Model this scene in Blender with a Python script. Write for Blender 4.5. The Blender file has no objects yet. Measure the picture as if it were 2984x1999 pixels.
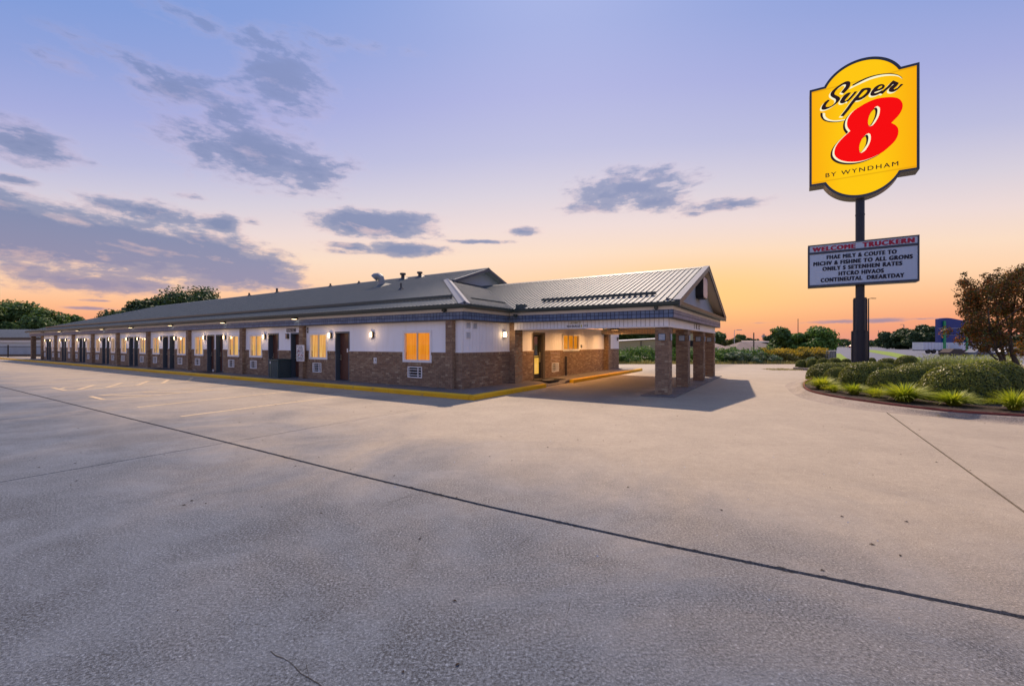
import bpy, bmesh, math, random
import numpy as np
from mathutils import Matrix, Vector
R_ = math.radians
random.seed(7); rng = np.random.default_rng(11)
scene = bpy.context.scene
COL = scene.collection

# ---------------------------------------------------------------- camera
cam = bpy.data.cameras.new("camera"); camo = bpy.data.objects.new("camera", cam); COL.objects.link(camo)
camo.location = (0, 0, 1.7); camo.rotation_euler = (R_(90), 0, 0)
cam.sensor_width = 36; cam.lens = 1275.0/2984*36; cam.shift_y = 3.5/2984
cam.clip_start = .05; cam.clip_end = 4000
scene.camera = camo

def lin(c):
    if isinstance(c, (int, float)): c = (c, c, c)
    return tuple(((x/255)/12.92 if x/255 <= .04045 else ((x/255+.055)/1.055)**2.4) for x in c)

class NT:
    """small helper to wire nodes"""
    def __init__(s, tree): s.t = tree; s.n = tree.nodes; s.l = tree.links
    def node(s, typ, ins=None, **kw):
        n = s.n.new(typ)
        for k, v in kw.items(): setattr(n, k, v)
        if ins:
            for k, v in ins.items():
                sock = n.inputs[k]
                if isinstance(v, bpy.types.NodeSocket): s.l.new(v, sock)
                else:
                    if isinstance(v, tuple) and len(v) == 3 and sock.type == 'RGBA': v = v+(1,)
                    sock.default_value = v
        return n
    def math(s, op, a, b=0.0, c=0.0, clamp=False):
        n = s.node('ShaderNodeMath', operation=op, use_clamp=clamp)
        for i, v in enumerate((a, b, c)):
            if isinstance(v, bpy.types.NodeSocket): s.l.new(v, n.inputs[i])
            else: n.inputs[i].default_value = v
        return n.outputs[0]
    def vmath(s, op, a, b=(0, 0, 0)):
        n = s.node('ShaderNodeVectorMath', operation=op)
        for i, v in enumerate((a, b)):
            if isinstance(v, bpy.types.NodeSocket): s.l.new(v, n.inputs[i])
            else: n.inputs[i].default_value = v
        return n
    def mix(s, f, a, b, blend='MIX'):
        n = s.node('ShaderNodeMix', data_type='RGBA', blend_type=blend)
        for i, v in ((0, f), (6, a), (7, b)):
            if isinstance(v, bpy.types.NodeSocket): s.l.new(v, n.inputs[i])
            else: n.inputs[i].default_value = v+(1,) if isinstance(v, tuple) and len(v) == 3 else v
        return n.outputs[2]
    def ramp(s, f, stops, interp='LINEAR'):
        n = s.node('ShaderNodeValToRGB'); r = n.color_ramp; r.interpolation = interp
        while len(r.elements) < len(stops): r.elements.new(.5)
        for e, (p, c) in zip(r.elements, stops):
            e.position = p; e.color = (c, c, c, 1) if isinstance(c, (int, float)) else tuple(c)+(1,)
        s.l.new(f, n.inputs[0]); return n.outputs[0]
    def noise(s, vec, scale, detail=4, rough=.55, dist=0):
        return s.node('ShaderNodeTexNoise', {'Vector': vec, 'Scale': scale, 'Detail': detail, 'Roughness': rough, 'Distortion': dist}).outputs[0]

# ---------------------------------------------------------------- sky (dusk gradient by direction, with clouds)
world = bpy.data.worlds.new("World"); scene.world = world; world.use_nodes = True
w = NT(world.node_tree); w.n.clear()
SUNSET_AZ = 8.0
tc = w.node('ShaderNodeTexCoord').outputs['Generated']
sep = w.node('ShaderNodeSeparateXYZ', {0: tc})
X, Y, Z = sep.outputs
hor = w.math('SQRT', w.math('ADD', w.math('MULTIPLY', X, X), w.math('MULTIPLY', Y, Y)))
el = w.math('MULTIPLY', w.math('ARCTAN2', Z, hor), 57.2958)
az = w.math('MULTIPLY', w.math('ARCTAN2', X, Y), 57.2958)
cosaz = w.math('COSINE', w.math('MULTIPLY', w.math('SUBTRACT', az, SUNSET_AZ), math.pi/180))
fac = w.math('MINIMUM', w.math('ADD', 1.0, w.math('MULTIPLY', w.math('SUBTRACT', 1.0, cosaz), 1.15)), 2.3)
ee = w.math('DIVIDE', w.math('MULTIPLY', w.math('MAXIMUM', el, 0.0), fac), 90.0)
SK = [(0, (222, 146, 134)), (1.2, (234, 148, 122)), (3.0, (244, 158, 118)), (5.5, (250, 184, 136)), (8.5, (251, 207, 168)), (11.5, (247, 216, 190)), (15, (234, 213, 208)),
      (19, (212, 203, 214)), (24, (184, 184, 216)), (30, (163, 168, 216)), (36, (142, 158, 213)), (42, (126, 152, 212)), (60, (124, 151, 212)), (90, (126, 153, 214))]
sky = w.ramp(ee, [(p/90, lin(c)) for p, c in SK])
def gauss(a, c, r): 
    d = w.math('DIVIDE', w.math('SUBTRACT', a, c), r); return w.math('EXPONENT', w.math('MULTIPLY', w.math('MULTIPLY', d, d), -1.0))
glow = w.math('MULTIPLY', gauss(az, 23.0, 15.0), gauss(el, 6.0, 4.0))
sky = w.mix(w.math('MULTIPLY', glow, .75), sky, lin((255, 203, 112)))
# clouds: (az, el, half width, half height) in degrees of the banks seen in the photo
azel = w.node('ShaderNodeCombineXYZ', {0: az, 1: el, 2: 0.0}).outputs[0]
CL = [(-27.49, 28.68, 5.55, 4.28, 1.0), (-28.83, 30.85, 5.09, 1.92, 0.75), (-40.04, 25.99, 7.59, 1.58, 0.45), (-37.61, 24.74, 5.56, 2.33, 0.9), (-33.44, 23.93, 4.63, 2.66, 0.8), (-31.4, 22.14, 3.6, 2.49, 0.8), (-29.7, 20.56, 9.66, 3.86, 1.1), (-25.19, 19.98, 6.11, 3.05, 1.0), (-20.32, 20.97, 3.0, 1.74, 0.7), (-34.62, 19.98, 3.93, 1.55, 0.6), (-47.47, 17.16, 4.67, 1.9, 0.9), (-45.57, 24.02, 3.49, 1.2, 0.7), (-48.75, 13.88, 1.6, 0.53, 0.72), (-47.99, 9.75, 7.95, 3.33, 1.56), (-43.24, 9.38, 10.99, 3.63, 1.56), (-36.88, 9.62, 10.06, 2.79, 1.44), (-33.04, 8.43, 9.04, 2.8, 1.32), (-44.72, 5.96, 8.96, 1.57, 1.08), (-47.99, 6.56, 4.58, 1.42, 0.96), (-29.7, 9.22, 5.01, 1.31, 0.96), (-39.36, 12.92, 6.1, 1.63, 1.08), (-33.83, 12.95, 2.95, 1.35, 1.08), (-36.14, 15.21, 2.13, 0.64, 0.72), (-30.77, 13.52, 1.44, 0.63, 0.72), (-42.0, 13.05, 4.17, 1.09, 0.84), (-16.98, 14.67, 8.68, 1.84, 1.32), (-14.06, 15.55, 4.59, 1.23, 1.08), (-13.52, 11.9, 5.77, 1.04, 1.2), (-20.32, 11.75, 4.31, 0.77, 0.96), (-21.82, 11.28, 3.16, 0.61, 0.84), (-4.6, 13.12, 4.96, 0.37, 1.08), (1.69, 14.45, 2.72, 0.72, 1.08), (14.55, 19.05, 8.73, 2.65, 1.1), (18.23, 19.93, 4.26, 1.86, 1.0), (10.18, 17.06, 5.74, 1.23, 0.9), (18.23, 17.24, 5.64, 1.48, 0.9), (26.08, 15.88, 5.91, 1.07, 1.14), (23.24, 15.4, 3.32, 0.59, 0.84), (-43.99, 3.37, 2.13, 0.22, 0.84), (-43.24, 4.12, 2.18, 0.19, 0.72), (36.11, 2.35, 3.79, 0.28, 0.84), (40.01, 2.36, 2.74, 0.33, 0.8999999999999999), (43.21, 2.41, 2.28, 0.19, 0.72), (29.66, 2.43, 3.54, 0.22, 0.6), (-22.8, 32.71, 3.47, 1.0, 0.5), (-18.28, 32.72, 2.93, 0.69, 0.4), (-35.77, 31.04, 6.12, 1.27, 0.45), (-12.98, 33.09, 3.07, 0.7, 0.4), (-18.8, 28.84, 2.18, 0.75, 0.35)]
acc = None
for (a, e, ra, re_, wt) in CL:
    d = w.vmath('MULTIPLY', w.vmath('SUBTRACT', azel, (a, e, 0)).outputs[0], (1/ra, 1/re_, 0)).outputs[0]
    ln = w.vmath('LENGTH', d).outputs['Value']
    m = w.math('MULTIPLY', w.math('SUBTRACT', 1.3, ln, clamp=False), wt)
    acc = m if acc is None else w.math('MAXIMUM', acc, m)
# thin scattered clouds over the rest of the sky
base = w.math('MULTIPLY', w.math('SUBTRACT', w.noise(w.vmath('MULTIPLY', azel, (.012, .03, 1)).outputs[0], 1.0, 3), .62), 2.2)
acc = w.math('MAXIMUM', acc, w.math('MINIMUM', base, .35))
warpv = w.vmath('MULTIPLY', azel, (.085, .24, 1)).outputs[0]
n1 = w.noise(warpv, 1.0, 9, .62, .25)
n2 = w.noise(w.vmath('MULTIPLY', azel, (.5, 1.3, 1)).outputs[0], 1.0, 6, .6, .2)
nn = w.math('ADD', w.math('MULTIPLY', w.math('SUBTRACT', n1, .5), 3.6), w.math('MULTIPLY', w.math('SUBTRACT', n2, .5), 1.6))
dens = w.math('ADD', w.math('MULTIPLY', acc, 1.55), w.math('SUBTRACT', nn, .30))
cov = w.ramp(w.math('MULTIPLY', dens, .62), [(0, 0.0), (.16, .10), (.42, .50), (.7, .82), (1, .95)], 'EASE')
high = w.ramp(w.math('DIVIDE', w.math('MAXIMUM', el, 0.0), 40.0), [(.3, 1.0), (.75, .84)])
cov = w.math('MULTIPLY', w.math('MULTIPLY', cov, high), w.ramp(acc, [(0, 0.0), (.18, 1.0)]))
body = w.ramp(w.math('DIVIDE', w.math('MAXIMUM', el, 0.0), 40.0), [(0, lin((168, 132, 146))), (.12, lin((142, 130, 160))), (.3, lin((116, 127, 163))), (.7, lin((120, 133, 178))), (1, lin((126, 142, 192)))])
# the sunset lights the thin parts and the lower edges from below
wup = w.vmath('ADD', warpv, (0, .22, 0)).outputs[0]
n1u = w.noise(wup, 1.0, 7, .62, .25)
under = w.ramp(w.math('MULTIPLY', w.math('SUBTRACT', n1u, n1), 1.0), [(.03, 0.0), (.16, 1.0)])
rim = w.mix(.55, sky, w.ramp(w.math('DIVIDE', w.math('MAXIMUM', el, 0.0), 40.0), [(.1, lin((255, 178, 140))), (.5, lin((235, 196, 200))), (1, lin((200, 190, 215)))]))
shade = w.ramp(w.math('ADD', dens, w.math('MULTIPLY', w.math('SUBTRACT', n2, .5), 1.2)), [(.15, 0.0), (.95, 1.0)])
shade = w.math('MULTIPLY', shade, w.math('SUBTRACT', 1.0, w.math('MULTIPLY', under, .55)))
ccol = w.mix(shade, rim, body)
sky = w.mix(cov, sky, ccol)
# the real sky model underneath, very weak at dusk
nish = w.node('ShaderNodeTexSky', sky_type='NISHITA', sun_disc=False, sun_elevation=R_(49.5), sun_rotation=R_(5.5), dust_density=2.0)
nsky = w.mix(1.0, nish.outputs[0], (1, 1, 1), 'MULTIPLY')
tot = w.mix(.008, sky, nsky, 'ADD')
bg = w.node('ShaderNodeBackground', {'Color': tot, 'Strength': 1.0})
w.node('ShaderNodeOutputWorld', {0: bg.outputs[0]})

# ---------------------------------------------------------------- sun: shadows fall towards the camera side of the motel
ang = math.atan2(640, 1000)
UU = Vector((math.cos(ang), -math.sin(ang), 0)); VV = Vector((math.sin(ang), math.cos(ang), 0))
sd = bpy.data.lights.new("sun", 'SUN'); sd.energy = 5.0; sd.angle = R_(.9); sd.color = (1.0, .77, .58)
so = bpy.data.objects.new("sun", sd); COL.objects.link(so)
SD = (UU*.39+VV*-.76+Vector((0, 0, -1))).normalized()
so.rotation_euler = SD.to_track_quat('-Z', 'Y').to_euler()
so.location = (0, 0, 40)
vs = scene.view_settings; vs.view_transform = 'Standard'; vs.look = 'None'; vs.exposure = 0.0; vs.gamma = 1.0; vs.use_curve_mapping = False
scene.render.engine = 'CYCLES'
scene.cycles.max_bounces = 6; scene.cycles.transparent_max_bounces = 8; scene.cycles.use_denoising = True
scene.cycles.sample_clamp_indirect = 6

# ---------------------------------------------------------------- frames and mesh helpers
CORNER = Vector((-1.73, 15.2, 0))            # near corner of the motel
ROT = -ang
BM = Matrix.Translation(CORNER) @ Matrix.Rotation(ROT, 4, 'Z')
def bw(u, v, z=0): return BM @ Vector((u, v, z))
CAML = BM.inverted() @ Vector((0, 0, 1.7))   # camera in building frame (for choosing the nearest pieces)

class MB:
    def __init__(s): s.v = []; s.f = []
    def add(s, vs_, fs):
        o = len(s.v); s.v += [tuple(p) for p in vs_]; s.f += [tuple(i+o for i in f) for f in fs]; return s
    def box(s, x0, x1, y0, y1, z0, z1):
        if x0 > x1: x0, x1 = x1, x0
        if y0 > y1: y0, y1 = y1, y0
        return s.add([(x0, y0, z0), (x1, y0, z0), (x1, y1, z0), (x0, y1, z0), (x0, y0, z1), (x1, y0, z1), (x1, y1, z1), (x0, y1, z1)],
                     [(0, 3, 2, 1), (4, 5, 6, 7), (0, 1, 5, 4), (1, 2, 6, 5), (2, 3, 7, 6), (3, 0, 4, 7)])
    def prism(s, poly, a, b, axis='z'):
        """extrude polygon (2d) between a and b along an axis; poly coords fill the other two"""
        n = len(poly)
        def P(p, t): return {'z': (p[0], p[1], t), 'y': (p[0], t, p[1]), 'x': (t, p[0], p[1])}[axis]
        area = sum(poly[i][0]*poly[(i+1) % n][1]-poly[(i+1) % n][0]*poly[i][1] for i in range(n))
        if area < 0: poly = poly[::-1]
        vs_ = [P(p, a) for p in poly]+[P(p, b) for p in poly]
        return s.add(vs_, [tuple(range(n))[::-1], tuple(range(n, 2*n))]+[(i, (i+1) % n, (i+1) % n+n, i+n) for i in range(n)])
    def tube(s, pts, rad, seg=8, caps=True):
        pts = [Vector(p) for p in pts]
        if isinstance(rad, (int, float)): rad = [rad]*len(pts)
        o = len(s.v); up = None
        for i, p in enumerate(pts):
            d = (pts[min(i+1, len(pts)-1)]-pts[max(i-1, 0)]).normalized()
            a = d.cross(Vector((0, 0, 1)) if abs(d.z) < .95 else Vector((1, 0, 0))).normalized()
            if up is not None: 
                a = (up-d*up.dot(d)).normalized()
            up = a; b = d.cross(a)
            for k in range(seg):
                t = 2*math.pi*k/seg; s.v.append(tuple(p+(a*math.cos(t)+b*math.sin(t))*rad[i]))
        for i in range(len(pts)-1):
            for k in range(seg):
                s.f.append((o+i*seg+k, o+i*seg+(k+1) % seg, o+(i+1)*seg+(k+1) % seg, o+(i+1)*seg+k))
        if caps:
            s.f.append(tuple(o+k for k in range(seg))[::-1]); s.f.append(tuple(o+(len(pts)-1)*seg+k for k in range(seg)))
        return s
    def mesh(s, name, mat=None, smooth=False, recalc=False):
        m = bpy.data.meshes.new(name); m.from_pydata(s.v, [], s.f)
        if recalc:
            b = bmesh.new(); b.from_mesh(m); bmesh.ops.recalc_face_normals(b, faces=b.faces); b.to_mesh(m); b.free()
        if mat: m.materials.append(mat)
        if smooth: m.polygons.foreach_set('use_smooth', [True]*len(m.polygons))
        m.update(); return m

def link(name, data, parent=None, mat=None, kind=None, label=None):
    o = bpy.data.objects.new(name, data); COL.objects.link(o)
    if parent: o.parent = parent
    if kind: o['kind'] = kind
    if label: o['label'] = label
    return o
def part(name, mb, mat, parent, kind=None, label=None, smooth=False, recalc=False, bevel=0):
    o = link(name, mb.mesh(name, mat, smooth, recalc), parent, kind=kind, label=label)
    if bevel:
        md = o.modifiers.new('bevel', 'BEVEL'); md.width = bevel; md.segments = 2; md.limit_method = 'ANGLE'
    return o
def tag(o, label, cat, group=None):
    o['label'] = label; o['category'] = cat
    if group: o['group'] = group
    return o
def thing(name, label, cat, mat=None, group=None):
    """an Empty at the base of a thing; mat is its world matrix"""
    o = bpy.data.objects.new(name, None); COL.objects.link(o); o.empty_display_size = .2
    o.matrix_world = mat if mat is not None else Matrix.Identity(4)
    return tag(o, label, cat, group)
def at(u, v, z=0, rz=0): return BM @ Matrix.Translation((u, v, z)) @ Matrix.Rotation(rz, 4, 'Z')
def wat(x, y, z=0, rz=0, s=1): return Matrix.Translation((x, y, z)) @ Matrix.Rotation(rz, 4, 'Z') @ Matrix.Scale(s, 4)
def struct(name, mb, mat, parent=None, m=None, recalc=False):
    o = link(name, mb.mesh(name, mat, recalc=recalc), parent)
    if not parent: o['kind'] = 'structure'
    if m is not None: o.matrix_world = m
    return o
def copy_tree(root, m, label=None):
    r = root.copy(); COL.objects.link(r); r.matrix_world = m
    if label: r['label'] = label
    for ch in list(root.children):
        c = ch.copy(); COL.objects.link(c); c.parent = r
        for g in list(ch.children):
            d = g.copy(); COL.objects.link(d); d.parent = c
    return r

# ---------------------------------------------------------------- materials
MATS = {}
def material(name, build):
    if name in MATS: return MATS[name]
    m = bpy.data.materials.new(name); m.use_nodes = True; t = NT(m.node_tree); t.n.clear()
    sh = build(t); t.node('ShaderNodeOutputMaterial', {0: sh}); MATS[name] = m; return m
def bsdf(t, col, rough=.6, metal=0.0, spec=.4, normal=None, emit=None, es=0.0, **kw):
    ins = {'Base Color': col, 'Roughness': rough, 'Metallic': metal, 'Specular IOR Level': spec}
    if normal is not None: ins['Normal'] = normal
    if emit is not None: ins['Emission Color'] = emit; ins['Emission Strength'] = es
    ins.update(kw)
    return t.node('ShaderNodeBsdfPrincipled', ins).outputs[0]
def bump(t, h, strength=.3, dist=.01): return t.node('ShaderNodeBump', {'Height': h, 'Strength': strength, 'Distance': dist}).outputs[0]
def gpos(t): return t.node('ShaderNodeNewGeometry').outputs['Position']
def painted(name, col, rough=.5, metal=0.0, dirt=.12, scale=3.0, spec=.4):
    def b(t):
        p = gpos(t); n = t.noise(p, scale, 6, .6)
        c = t.mix(t.math('MULTIPLY', t.ramp(n, [(.35, 0.0), (.75, 1.0)]), dirt*2), tuple(col), tuple(x*.62 for x in col))
        n3 = t.noise(p, scale*14, 4)
        return bsdf(t, c, t.math('ADD', rough-.08, t.math('MULTIPLY', n3, .16)), metal, spec, bump(t, n3, .06, .004))
    return material(name, b)
def emitter(name, col, strength):
    return material(name, lambda t: t.node('ShaderNodeEmission', {'Color': col, 'Strength': strength}).outputs[0])

def concrete_mat(name, base, dark, seed, stain=1.0, wear_shade=None):
    def b(t):
        g0 = gpos(t); p = t.vmath('ADD', g0, (seed, seed*.7, 0)).outputs[0]
        big = t.noise(p, .22, 4, .55, .4); mid = t.noise(p, 1.3, 6, .65, .3); fine = t.noise(p, 9, 6, .7)
        grain = t.noise(p, 54, 5, .8); grit = t.noise(p, 130, 2, .6)
        st = t.vmath('MULTIPLY', p, (1.2, 5.5, 1)).outputs[0]
        streak = t.noise(st, .7, 5, .6, .6)
        B0, D0 = base, dark
        worn = t.ramp(t.noise(p, .8, 6, .65, .5), [(.36, .42), (.66, 1.0)])
        if wear_shade:
            # coarse worn aggregate, plus a dark bluish light falloff painted in towards the foreground
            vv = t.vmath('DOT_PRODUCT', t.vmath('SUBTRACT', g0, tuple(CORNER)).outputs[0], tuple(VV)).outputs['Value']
            k = t.math('ADD', t.math('DIVIDE', t.math('SUBTRACT', wear_shade[0], vv), wear_shade[1]), t.math('MULTIPLY', t.math('SUBTRACT', t.noise(p, .3, 5, .6, .8), .5), 1.3), clamp=False)
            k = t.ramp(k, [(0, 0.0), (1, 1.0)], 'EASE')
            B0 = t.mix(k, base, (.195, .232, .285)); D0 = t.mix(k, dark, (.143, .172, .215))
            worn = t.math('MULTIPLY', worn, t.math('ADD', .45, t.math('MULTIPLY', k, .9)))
            # shade painted into the colour under the canopy and along the building kerb
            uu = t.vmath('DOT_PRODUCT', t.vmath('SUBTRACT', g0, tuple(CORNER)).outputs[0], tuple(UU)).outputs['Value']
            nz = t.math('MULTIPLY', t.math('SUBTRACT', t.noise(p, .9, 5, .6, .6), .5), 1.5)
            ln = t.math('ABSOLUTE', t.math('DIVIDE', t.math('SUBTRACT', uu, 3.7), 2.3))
            canopy_shade = t.math('MULTIPLY', t.ramp(t.math('ADD', ln, nz), [(.55, 1.0), (1.0, 0.0)]), t.ramp(t.math('MULTIPLY', t.math('ADD', vv, 1.5), .2), [(0, 0.0), (.5, 1.0)]))
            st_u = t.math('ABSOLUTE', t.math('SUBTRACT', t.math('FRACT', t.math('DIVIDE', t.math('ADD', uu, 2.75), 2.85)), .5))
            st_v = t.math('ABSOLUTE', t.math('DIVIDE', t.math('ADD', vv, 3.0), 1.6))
            kerb_shade = t.math('MULTIPLY', t.ramp(t.math('ADD', t.math('ADD', t.math('MULTIPLY', st_u, 1.9), st_v), nz), [(.35, 1.0), (1.0, 0.0)]), t.ramp(t.math('MULTIPLY', uu, -1.0), [(0, 0.0), (.6, 1.0)]))
            shade_mask = t.math('MAXIMUM', t.math('MULTIPLY', canopy_shade, .5), t.math('MULTIPLY', kerb_shade, .32))
        sc = lambda c, f: t.vmath('MULTIPLY', c, (f, f, f)).outputs[0]
        c = t.mix(t.ramp(big, [(.35, 0.0), (.68, .6*stain)]), B0, D0)
        c = t.mix(t.math('MULTIPLY', t.ramp(mid, [(.42, 0.0), (.7, 1.0)]), .3*stain), c, sc(D0, .75))
        c = t.mix(t.math('MULTIPLY', t.ramp(streak, [(.45, 0.0), (.72, 1.0)]), .25), c, sc(B0, 1.15))
        c = t.mix(t.math('MULTIPLY', t.ramp(fine, [(.3, 1.0), (.6, 0.0)]), .3), c, sc(D0, .55))
        gr = t.ramp(grain, [(.36, 0.0), (.5, .5), (.62, 1.0)])
        c = t.mix(t.math('MULTIPLY', t.math('SUBTRACT', 1.0, gr), t.math('MULTIPLY', worn, 1.15)), c, sc(D0, .22))
        c = t.mix(t.math('MULTIPLY', t.ramp(grain, [(.56, 0.0), (.68, 1.0)]), t.math('MULTIPLY', worn, .55)), c, sc(B0, 1.6))
        c = t.mix(t.math('MULTIPLY', t.ramp(grit, [(.58, 0.0), (.72, 1.0)]), .5), c, sc(B0, 1.6))
        vo = t.node('ShaderNodeTexVoronoi', {'Vector': p, 'Scale': 26.0, 'Randomness': 1.0}, feature='F1')
        peb = t.math('MULTIPLY', t.ramp(vo.outputs['Distance'], [(.1, 1.0), (.22, 0.0)]), t.ramp(t.node('ShaderNodeSeparateColor', {0: vo.outputs['Color']}).outputs[0], [(.88, 0.0), (.9, 1.0)]))
        c = t.mix(t.math('MULTIPLY', peb, .6), c, sc(B0, 1.7))
        if wear_shade: c = t.mix(shade_mask, c, (.085, .08, .08))
        oil = t.ramp(t.noise(p, .9, 3, .5, 1.0), [(.68, 0.0), (.78, 1.0)])
        c = t.mix(t.math('MULTIPLY', oil, .22), c, (.05, .05, .05))
        h = t.math('ADD', t.math('MULTIPLY', grain, 1.2), t.math('ADD', t.math('MULTIPLY', grit, .4), t.math('MULTIPLY', fine, .9)))
        return bsdf(t, c, .68, 0, .3, bump(t, h, .8, .014))
    return material(name, b)
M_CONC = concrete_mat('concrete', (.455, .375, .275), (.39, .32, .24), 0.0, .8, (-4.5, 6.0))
M_CONC2 = concrete_mat('concrete_walk', (.27, .24, .225), (.2, .18, .17), 13.0, .8)
M_CONC3 = concrete_mat('concrete_kerb', (.46, .375, .29), (.34, .27, .21), 31.0, 1.0)
def plain_noise(name, a, b_, scale, rough=.8, bs=.4, bd=.02, detail=8, seed=0.0):
    def b(t):
        p = t.vmath('ADD', gpos(t), (seed, 0, 0)).outputs[0]
        n = t.noise(p, scale, detail, .65); n2 = t.noise(p, scale*9, 4, .7)
        c = t.mix(t.ramp(t.math('ADD', t.math('MULTIPLY', n, .7), t.math('MULTIPLY', n2, .3)), [(.35, 0.0), (.65, 1.0)]), a, b_)
        return bsdf(t, c, rough, 0, .3, bump(t, n2, bs, bd))
    return material(name, b)
M_ASPH = plain_noise('asphalt', (.10, .112, .15), (.14, .15, .19), .5, .75)
M_GRASSG = plain_noise('grass_ground', (.10, .12, .03), (.19, .19, .06), .6, .95, .8, .05)
M_LAWN = plain_noise('lawn', (.15, .24, .03), (.23, .30, .05), .8, .95, .8, .05)
M_MULCH = plain_noise('mulch', (.03, .02, .014), (.085, .055, .04), 14, .95, 1.0, .03)
M_JOINT = plain_noise('joint_sealant', (.02, .02, .02), (.05, .045, .04), 10, .8)
M_BARK = plain_noise('bark', (.06, .05, .04), (.14, .115, .09), 9, .9, 1.0, .02)
M_BARKM = plain_noise('bark_maple', (.09, .07, .055), (.2, .165, .13), 9, .9, 1.0, .02)

def brick_mat(name, stops):
    def b(t):
        g = t.node('ShaderNodeNewGeometry'); oi = t.node('ShaderNodeObjectInfo')
        r = t.math('FRACT', t.math('ADD', t.math('MULTIPLY', oi.outputs['Random'], 7.31), t.math('MULTIPLY', g.outputs['Random Per Island'], 3.7)))
        c = t.ramp(r, stops, 'CONSTANT')
        p = g.outputs['Position']
        n = t.noise(p, 30, 5, .7); n2 = t.noise(p, .8, 4)
        c = t.mix(t.math('MULTIPLY', t.ramp(n, [(.35, 0.0), (.7, 1.0)]), .5), c, (.14, .09, .06))
        c = t.mix(t.math('MULTIPLY', t.ramp(n2, [(.4, 0.0), (.7, 1.0)]), .25), c, (.15, .11, .08))
        return bsdf(t, c, .85, 0, .25, bump(t, n, .5, .006))
    return material(name, b)
M_BRICK = brick_mat('brick', [(0, (.29, .195, .13)), (.2, (.35, .245, .165)), (.35, (.24, .16, .11)), (.5, (.31, .21, .14)), (.65, (.39, .285, .19)), (.75, (.26, .175, .125)), (.87, (.35, .25, .17)), (.95, (.48, .38, .26))])
M_MORTAR = plain_noise('mortar', (.2, .165, .12), (.29, .25, .20), 6, .95)

def siding_mat(name, col):
    def b(t):
        p = gpos(t); n = t.noise(p, 1.2, 5, .6); n2 = t.noise(p, 40, 3)
        st = t.noise(t.vmath('MULTIPLY', p, (3, 3, .35)).outputs[0], 2.0, 5, .6)
        c = t.mix(t.math('MULTIPLY', t.ramp(n, [(.4, 0.0), (.75, 1.0)]), .12), col, tuple(x*.8 for x in col))
        c = t.mix(t.math('MULTIPLY', t.ramp(st, [(.48, 0.0), (.72, 1.0)]), .2), c, (col[0]*.75, col[1]*.7, col[2]*.6))
        return bsdf(t, c, .55, 0, .35, bump(t, n2, .12, .003))
    return material(name, b)
M_WHITE = siding_mat('white_siding', (.86, .88, .92))
M_GROOVE = siding_mat('siding_groove', (.30, .29, .28))
M_WTRIM = painted('white_trim', (.82, .82, .82), .45)
M_BLUEGREY = siding_mat('bluegrey_siding', (.33, .40, .48))
M_SOFFIT = siding_mat('tan_soffit', (.62, .52, .40))
M_BRONZE = painted('dark_bronze', (.10, .08, .06), .5)
M_GUTTER = painted('green_gutter', (.045, .065, .062), .4, 0, .2)
def tile_b(t):
    g = t.node('ShaderNodeNewGeometry'); oi = t.node('ShaderNodeObjectInfo')
    r = t.math('FRACT', t.math('ADD', t.math('MULTIPLY', oi.outputs['Random'], 5.3), t.math('MULTIPLY', g.outputs['Random Per Island'], 3.1)))
    c = t.ramp(r, [(0, (.09, .14, .26)), (.5, (.12, .18, .31)), (1, (.15, .215, .345))])
    return bsdf(t, c, .42, 0, .35, bump(t, t.noise(g.outputs['Position'], 9, 3), .1, .004))
M_TILE = material('blue_tile', tile_b)
M_GROUT = painted('dark_grout', (.035, .04, .06), .8)
def roof_b(t):
    p = gpos(t); n = t.noise(p, .7, 6, .6, .3); n2 = t.noise(p, 16, 4)
    c = t.mix(t.ramp(n, [(.35, 0.0), (.68, 1.0)]), (.36, .39, .365), (.30, .325, .31))
    c = t.mix(t.math('MULTIPLY', t.ramp(n2, [(.5, 0.0), (.7, 1.0)]), .3), c, (.22, .24, .235))
    return bsdf(t, c, t.math('ADD', .55, t.math('MULTIPLY', n2, .16)), .05, .2, bump(t, n2, .08, .004))
M_ROOF = material('roof_metal', roof_b)
M_RIBM = painted('main_roof_rib', (.17, .19, .19), .5, .1, .2, 3.0, .2)
M_RIB = painted('roof_rib_metal', (.11, .13, .13), .5, .1, .2, 3.0, .2)
M_RIBL = painted('roof_flashing', (.165, .19, .235), .65, .0, .12, 3.0, .2)
M_VENTP = painted('vent_pipe_dark', (.05, .055, .06), .5, .2)
M_YELLOW = None
def yel(t):
    p = gpos(t); n = t.noise(p, 4, 7, .7); n2 = t.noise(p, 45, 3); n3 = t.noise(p, .8, 3)
    c = t.mix(t.ramp(n3, [(.3, 0.0), (.7, 1.0)]), (.86, .50, .015), (.74, .40, .012))
    c = t.mix(t.ramp(n, [(.6, 0.0), (.7, 1.0)]), c, (.33, .25, .12))
    c = t.mix(t.math('MULTIPLY', t.ramp(n2, [(.6, 0.0), (.75, 1.0)]), .5), c, (.12, .10, .07))
    return bsdf(t, c, .6, 0, .3, bump(t, n2, .3, .006))
M_YELLOW = material('yellow_kerb_paint', yel)
def stripe(t):
    p = gpos(t); n = t.noise(p, 7, 6, .7)
    c = (.72, .54, .32)
    a = t.ramp(n, [(.45, .9), (.75, .5)])
    pr = bsdf(t, c, .7, 0, .3); tr = t.node('ShaderNodeBsdfTransparent').outputs[0]
    return t.node('ShaderNodeMixShader', {0: a, 1: tr, 2: pr}).outputs[0]
M_STRIPE = material('worn_stripe_paint', stripe)
M_DOOR = plain_noise('door_wood', (.085, .035, .025), (.12, .055, .04), 2.5, .5, .1, .003)
M_JAMB = painted('slate_jamb', (.075, .10, .125), .5)
M_BLACK = painted('black_metal', (.02, .02, .022), .45)
M_DARK = painted('dark_interior', (.012, .012, .014), .8)
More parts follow.
